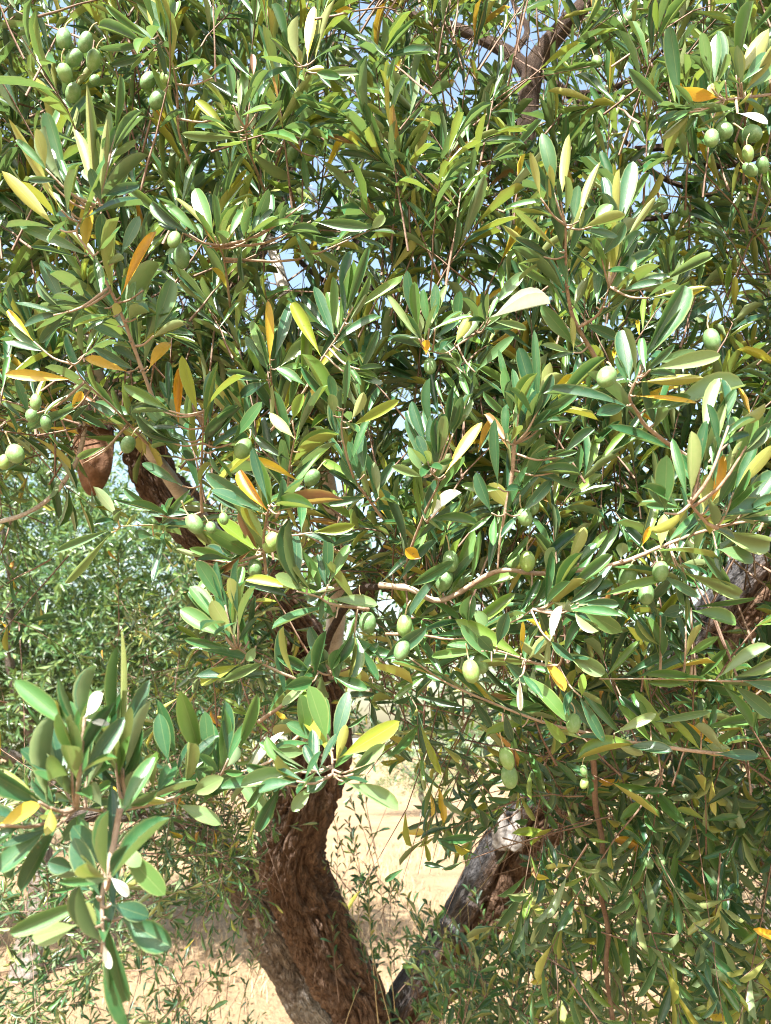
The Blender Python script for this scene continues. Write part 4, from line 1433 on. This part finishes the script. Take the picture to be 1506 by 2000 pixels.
# ------------------------------------------------------------------ the rest of the crown
leafA = Acc(); twigA = Acc()
GAPS = [(250, 930, 48), (905, 190, 40), (560, 540, 42), (540, 480, 30), (720, 40, 38), (690, 80, 26), (1100, 60, 22), (1270, 285, 34), (1320, 335, 30), (1400, 605, 30),
        (1260, 215, 20), (935, 565, 26), (1330, 600, 24), (640, 590, 26), (600, 545, 26), (1310, 410, 22), (1240, 440, 18), (830, 190, 24), (690, 520, 24), (760, 110, 22), (960, 330, 18), (1210, 30, 24), (1180, 640, 20)]
CLEAR += [(gx, gy, gr * 1.05, 4.0, 0.88) for gx, gy, gr in GAPS]
CLEAR += [(185, 870, 55, 1.85, .9), (180, 940, 40, 4.0, .9), (600, 1590, 66, 2.1, .95), (580, 1700, 78, 2.15, .95), (640, 1830, 85, 2.2, .9), (700, 1930, 80, 2.2, .8), (540, 1880, 50, 2.2, .7),
          (930, 1750, 66, 2.4, .95), (985, 1670, 66, 2.4, .95), (1050, 1610, 62, 2.3, .85), (880, 1850, 55, 2.4, .6), (1040, 130, 42, 1.68, .85), (1095, 65, 34, 1.68, .85), (1030, 210, 36, 1.68, .8),
          (985, 95, 28, 1.7, .75), (1420, 1200, 62, 2.1, .85), (1470, 1130, 50, 2.1, .8), (1370, 1270, 45, 2.2, .7), (770, 1560, 62, 4, .85), (760, 1660, 70, 4, .7), (830, 1690, 60, 4, .8), (720, 1480, 34, 4, .8),
          (290, 960, 45, 1.9, .8), (450, 540, 40, 1.8, .7), (560, 580, 34, 1.4, .8), (330, 1900, 90, 4, .5), (420, 1930, 80, 4, .6)]
for li in (0, 1, 3, 4):
    lr = np.array(LIMBS[li][0], float)
    for t_ in np.linspace(0, len(lr) - 1, 14):
        k0 = min(int(t_), len(lr) - 2); q_ = lr[k0] + (lr[k0 + 1] - lr[k0]) * (t_ - k0)
        if q_[1] < 260: CLEAR.append((q_[0], q_[1], 27, q_[2] - 0.03, .75))
for _ in range(46):
    CLEAR.append((rng.uniform(0, 1506), rng.uniform(0, 640), rng.uniform(12, 26), 4.0, .9))
CLEAR += [(1420, 1200, 75, 2.1, .9), (1470, 1130, 60, 2.1, .9)]
for g in groups:
    for (bx_, by_, tx_, ty_, w_), k_ in g['L']:
        if k_ in 'wyo':
            CLEAR.append((0.5 * (bx_ + tx_), 0.5 * (by_ + ty_), 8 + 0.3 * math.hypot(tx_ - bx_, ty_ - by_), near_point(g['poly'], bx_, by_)[1][2] + 0.005, .85))
for g in groups:
    for (ox, oy, orad) in g['O']:
        CLEAR.append((ox, oy, orad * 1.9, near_point(g['poly'], ox, oy)[1][2] + 0.0, .92))

def zone_points(n, x0, x1, y0, y1, d0, d1, gapscale=1.0, poly=None, extra=None):
    x = rng.uniform(x0, x1, n * 3); y = rng.uniform(y0, y1, n * 3)
    d = (d0 ** 3 + rng.random(n * 3) * (d1 ** 3 - d0 ** 3)) ** (1 / 3)
    ok = np.ones(n * 3, bool)
    if gapscale > 0:
        for gx, gy, gr in GAPS:
            ok &= np.hypot(x - gx, y - gy) > gr * gapscale
    if extra is not None:
        ok &= extra(x, y, d)
    idx = np.nonzero(ok)[0][:n]
    return x[idx], y[idx], d[idx]

def crown_low(x):
    """row below which the near crown opens up"""
    return np.interp(x, [-200, 0, 120, 330, 420, 520, 760, 800, 1000, 1130, 1300, 1700], [880, 860, 850, 870, 1000, 1060, 1080, 1330, 1420, 1480, 1500, 1520])

def up_out(n, up=1.0, toward=0.45, side=0.55):
    d = np.zeros((n, 3))
    d += np.array([0, 0, 1.0]) * up + np.array([0, -1.0, 0]) * toward
    d += rng.normal(size=(n, 3)) * side
    return d

# front shell of the crown, between the near twigs
def ex_front(x, y, d): return (y < crown_low(x) - 20)
x, y, d = zone_points(800, -220, 1720, -150, 1500, 0.82, 1.06, 1.0, extra=ex_front)
n = len(x)
sprigs(leafA, twigA, P(x, y, d), up_out(n, 0.9, 0.15, 0.42), rng.uniform(0.09, 0.17, n), rng.integers(6, 11, n), rng.uniform(0.050, 0.070, n), light=0.65, ang=(46, 15))
# middle of the crown
x, y, d = zone_points(1650, -350, 1850, -260, 1480, 1.02, 1.6, 0.9, extra=ex_front)
n = len(x)
sprigs(leafA, twigA, P(x, y, d), up_out(n, 0.8, 0.2, 0.55), rng.uniform(0.10, 0.19, n), rng.integers(5, 10, n), rng.uniform(0.048, 0.066, n), light=0.62, ang=(52, 18))
# back of the crown
x, y, d = zone_points(1200, -400, 1900, -400, 1150, 1.6, 2.7, 0.95, extra=lambda x, y, d: y < np.minimum(crown_low(x) - 60, 1050))
n = len(x)
sprigs(leafA, twigA, P(x, y, d), up_out(n, 0.6, 0.1, 0.8), rng.uniform(0.10, 0.2, n), rng.integers(4, 9, n), rng.uniform(0.045, 0.065, n), light=0.5)
# behind the trunks
x, y, d = zone_points(420, 330, 1250, 980, 1460, 2.45, 3.4, 0)
n = len(x)
sprigs(leafA, twigA, P(x, y, d), up_out(n, 0.3, 0.1, 0.8), rng.uniform(0.12, 0.22, n), rng.integers(5, 10, n), rng.uniform(0.05, 0.07, n), light=0.5, ratio=(0.18, 0.26))
# far left edge above the bright tree
x, y, d = zone_points(90, -200, 150, 780, 900, 0.9, 1.7, 0)
n = len(x)
sprigs(leafA, twigA, P(x, y, d), up_out(n, 0.2, 0.1, 0.8), rng.uniform(0.1, 0.16, n), rng.integers(5, 9, n), rng.uniform(0.05, 0.07, n), light=0.5)
# around the middle trunk
x, y, d = zone_points(80, 390, 800, 1060, 1450, 0.85, 1.5, 0, extra=lambda x, y, d: np.hypot((x - 610) / 70, (y - 1330) / 130) > 1)
n = len(x)
sprigs(leafA, twigA, P(x, y, d), up_out(n, 0.4, 0.5, 0.8), rng.uniform(0.07, 0.14, n), rng.integers(3, 7, n), rng.uniform(0.045, 0.06, n), light=0.4)
# dark leaves left of the trunk, behind
x, y, d = zone_points(230, 230, 560, 1180, 1560, 1.7, 2.6, 0)
n = len(x)
sprigs(leafA, twigA, P(x, y, d), up_out(n, 0.2, 0.2, 0.9), rng.uniform(0.10, 0.18, n), rng.integers(4, 8, n), rng.uniform(0.045, 0.06, n), light=0.5)
# hanging twigs at the left edge
x, y, d = zone_points(26, -160, 70, 900, 1420, 1.1, 1.6, 0)
n = len(x)
sprigs(leafA, twigA, P(x, y, d), up_out(n, -0.7, 0.1, 0.5), rng.uniform(0.10, 0.2, n), rng.integers(4, 7, n), rng.uniform(0.045, 0.06, n), light=0.5)
# hanging curtain low on the right
def ex_cur(x, y, d):
    lo = np.interp(y, [1380, 1560, 1700, 2100], [800, 880, 1060, 1000])
    dens = np.interp(y, [1380, 1650, 2100], [1.0, 0.75, 0.45])
    return (x > lo) & (rng.random(len(x)) < dens)
x, y, d = zone_points(420, 800, 1750, 1380, 2100, 1.0, 1.75, 0, extra=ex_cur)
n = len(x)
sprigs(leafA, twigA, P(x, y, d), up_out(n, -0.45, 0.15, 0.7), rng.uniform(0.11, 0.20, n), rng.integers(5, 10, n), rng.uniform(0.05, 0.07, n), light=0.5, droop=0.25, ratio=(0.18, 0.26))
x, y, d = zone_points(330, 1040, 1800, 1430, 2000, 1.75, 2.6, 0)
n = len(x)
sprigs(leafA, twigA, P(x, y, d), up_out(n, -0.2, 0.1, 0.8), rng.uniform(0.12, 0.2, n), rng.integers(4, 9, n), rng.uniform(0.04, 0.06, n), light=0.5)
# single drooping tuft over the sandy gap
sprigs(leafA, twigA, P(np.array([900., 880.]), np.array([1500., 1530.]), np.array([1.3, 1.35])), np.array([[-0.5, 0, -0.9], [-0.6, -.1, -0.7]]), np.array([.12, .09]), np.array([6, 5]), np.array([.055, .05]), light=0.2)
# shoots of the low left side
def ex_ll(x, y, d): return (x < np.interp(y, [1550, 1700, 1850, 2100], [470, 430, 330, 480])) & (rng.random(len(x)) < np.interp(y, [1560, 1750, 2100], [1, 0.9, 0.6]))
x, y, d = zone_points(290, -180, 500, 1530, 2080, 1.6, 2.5, 0, extra=ex_ll)
n = len(x)
sprigs(leafA, twigA, P(x, y, d), up_out(n, 0.1, 0.1, 0.9), rng.uniform(0.12, 0.22, n), rng.integers(6, 11, n), rng.uniform(0.040, 0.055, n), light=0.4, rnd_hi=0.7, ratio=(0.17, 0.24))
x, y, d = zone_points(90, 370, 520, 1560, 1760, 1.7, 2.1, 0)
n = len(x)
sprigs(leafA, twigA, P(x, y, d), up_out(n, -0.1, 0.2, 0.8), rng.uniform(0.08, 0.14, n), rng.integers(4, 7, n), rng.uniform(0.034, 0.048, n), light=0.5)
REST += EXTRA + SIDE
leaves_mesh(leafA, *[np.array([q[i] for q in REST]) for i in range(6)], templates=[leaf_template(ROWS_NEAR, c, f_, t_) for c, f_, t_ in VARIANTS])
# low bushy growth round the foot
for (cnt, x0, x1, y0, y1, d0, d1, l0, l1) in ((34, 655, 770, 1590, 1960, 2.2, 2.5, .030, .044), (60, 790, 1060, 1790, 2080, 1.9, 2.4, .036, .052), (46, 880, 1100, 1880, 2100, 1.5, 1.9, .04, .055), (34, 330, 520, 1880, 2080, 2.3, 2.9, .03, .045)):
    x, y, d = zone_points(cnt, x0, x1, y0, y1, d0, d1, 0)
    n = len(x)
    sprigs(leafA, twigA, P(x, y, d), up_out(n, 0.9, 0.0, 0.5), rng.uniform(0.08, 0.16, n), rng.integers(5, 9, n), rng.uniform(l0, l1, n), light=0.4, ratio=(0.2, 0.28), rnd_hi=0.8, droop=0.0)
add_obj('foliage', leafA.mesh('foliage', M['foliage']), olive_tree, OFF, kind='stuff')
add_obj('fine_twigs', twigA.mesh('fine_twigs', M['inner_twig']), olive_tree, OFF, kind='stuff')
print('crown leaf verts', leafA.n)

# upright suckers from the foot of the trunk (each a shoot with its leaves)
SUCK = [(735, 1960, 2.2, 690, 1560, .038), (760, 1990, 2.15, 715, 1690, .04), (770, 1960, 2.2, 760, 1800, .034), (840, 1990, 2.1, 815, 1600, .036), (870, 2030, 2.0, 880, 1740, .042),
        (900, 2040, 1.9, 985, 1780, .045), (960, 2060, 1.95, 1010, 1650, .03), (1010, 2050, 2.0, 1080, 1830, .045), (820, 2040, 1.95, 850, 1850, .042), (930, 2080, 1.8, 930, 1880, .045),
        (380, 2080, 2.4, 350, 1820, .036), (450, 2080, 2.3, 470, 1850, .034), (300, 2080, 2.3, 250, 1800, .04), (660, 2050, 2.15, 700, 1900, .03), (190, 2060, 2.3, 150, 1850, .04), (1090, 2080, 1.9, 1120, 1860, .05), (700, 1790, 2.3, 700, 1600, .036), (60, 2060, 2.2, 90, 1850, .04)]
for (bx, by, d, tx, ty, ll) in SUCK:
    la = Acc()
    b = P(np.array([bx]), np.array([by]), np.array([d])); t = P(np.array([tx]), np.array([ty]), np.array([d - 0.05]))
    L = np.linalg.norm(t - b)
    nod = max(8, int(L / 0.022))
    ta = Acc()
    sprigs(la, ta, b, t - b, np.array([L]), np.array([nod]), np.array([ll]), light=0.25, droop=0.0, ang=(55, 35), twig_r=0.0013, extend=0.1, ratio=(0.2, 0.28), rnd_hi=0.75)
    s_o = add_obj('sucker_shoot', ta.mesh('sucker_shoot', M['shoot']), olive_tree, OFF)
    add_obj('leaves', la.mesh('leaves', M['foliage']), s_o, kind='stuff')

# ------------------------------------------------------------------ olive trees behind
def back_tree(x, y, height, radius, n_sprigs, seed, label, low=0.35, leaf=0.06, trunk_r=0.1, group='olive trees behind the near tree', lean=(0, 0), nodes=(5, 9)):
    global rng
    keep = rng; rng = np.random.default_rng(seed)
    root = add_obj('olive_tree', None)
    root.location = (x, y, 0)
    root['label'] = label; root['category'] = 'tree'; root['group'] = group
    fork = np.array([lean[0] * 0.4, lean[1], height * 0.32])
    V, f, uv = tube(np.array([[0, 0, -0.1], [0.05, 0, height * 0.12], [fork[0] - 0.04, 0.02, height * 0.22], fork]), [trunk_r * 1.5, trunk_r * 1.1, trunk_r, trunk_r * 0.85], 60, 24, bark_disp(0.008, seed))
    add_obj('trunk', mesh_np('trunk', V, f, uv, None, True, M['bark_grey']), root)
    la = Acc()
    ends = []
    for k in range(7):
        a = k * 2 * math.pi / 7 + rng.uniform(-0.3, 0.3)
        e = fork + np.array([math.cos(a) * radius * rng.uniform(0.5, 0.85), math.sin(a) * radius * rng.uniform(0.5, 0.85), height * rng.uniform(0.25, 0.6)])
        m1 = fork + (e - fork) * 0.4 + rng.normal(size=3) * 0.12
        V, f, uv = tube(np.array([fork, m1, fork + (e - fork) * 0.7 + rng.normal(size=3) * 0.1, e]), [trunk_r * 0.6, trunk_r * 0.4, trunk_r * 0.25, 0.01], 24, 8)
        add_obj('limb', mesh_np('limb', V, f, uv, None, True, M['bark_grey']), root)
        ends.append(e)
    # crown: clumps of shoots in an uneven shell
    nc = 26
    cc = unit(rng.normal(size=(nc, 3))) * np.array([radius, radius, height * 0.34]) * rng.uniform(0.45, 0.95, (nc, 1)) + np.array([lean[0], lean[1], height * 0.62])
    cc[:, 2] = np.maximum(cc[:, 2], height * low * 0.7)
    which = rng.integers(0, nc, n_sprigs)
    pos = cc[which] + rng.normal(size=(n_sprigs, 3)) * np.array([radius, radius, height * 0.3]) * 0.21
    pos[:, 2] = np.maximum(pos[:, 2], height * low * rng.uniform(0.5, 1.0, n_sprigs))
    cen = np.array([lean[0], lean[1], height * 0.5])
    direc = unit(pos - cen) * 0.8 + np.array([0, 0, 0.25]) + rng.normal(size=(n_sprigs, 3)) * 0.5
    nn = n_sprigs
    ta = Acc(); hold = rng.random(nn) < 0.3
    sprigs(la, None, pos, direc, rng.uniform(0.15, 0.3, nn), rng.integers(nodes[0], nodes[1], nn), np.full(nn, leaf) * rng.uniform(0.8, 1.2, nn), light=0.55, rnd_lo=0.05, rnd_hi=0.93, ratio=(0.22, 0.32), templates=TINY_T)
    add_obj('crown', la.mesh('crown', M['far']), root, kind='stuff')
    rng = keep
    return root

back_tree(-2.6, 6.3, 4.2, 1.95, 6800, 101, 'sunlit pale green olive tree seen at the left below the sawn limb stub', low=0.22, leaf=0.095, trunk_r=0.09)
back_tree(3.3, 7.2, 3.4, 1.7, 2600, 102, 'olive tree behind the leaning right stem, mostly hidden by hanging leaves', low=0.25, leaf=0.065)
back_tree(0.95, 21.0, 2.3, 1.5, 1200, 103, 'small bright green olive bush far across the sandy ground between the trunks', low=0.06, leaf=0.09, trunk_r=0.08, nodes=(4, 7))
back_tree(-6.5, 12.0, 4.2, 2.2, 2600, 104, 'farther olive tree at the left edge behind the sunlit one', low=0.2, leaf=0.075)
back_tree(3.0, 15.0, 3.6, 2.0, 1500, 105, 'farther olive tree whose shade falls on the sand behind the grey right stem', low=0.15, leaf=0.08)

# far hills at the end of the grove
hx = np.linspace(-500, 500, 90)
hz = 9 + 12 * vnoise(hx * 0.012 + 30, hx * 0 + 3.5, 6) + 4 * vnoise(hx * 0.05 + 30, hx * 0 + 8.5, 7)
hv = np.vstack([np.stack([hx, np.full(90, 640.) , np.full(90, -2.)], -1), np.stack([hx, np.full(90, 700.), hz], -1), np.stack([hx, np.full(90, 900.), hz * 0.3], -1)])
k = np.arange(89)
hf = np.vstack([np.stack([k, k + 1, k + 91, k + 90], -1), np.stack([k + 90, k + 91, k + 181, k + 180], -1)])
hm = simple_noise_mat('distant_scrub', (0.16, 0.19, 0.14), (0.30, 0.28, 0.20), 0.06)
add_obj('hills', mesh_np('hills', hv, [hf], None, None, True, hm), kind='structure', label='low distant hills beyond the grove', category='hills')
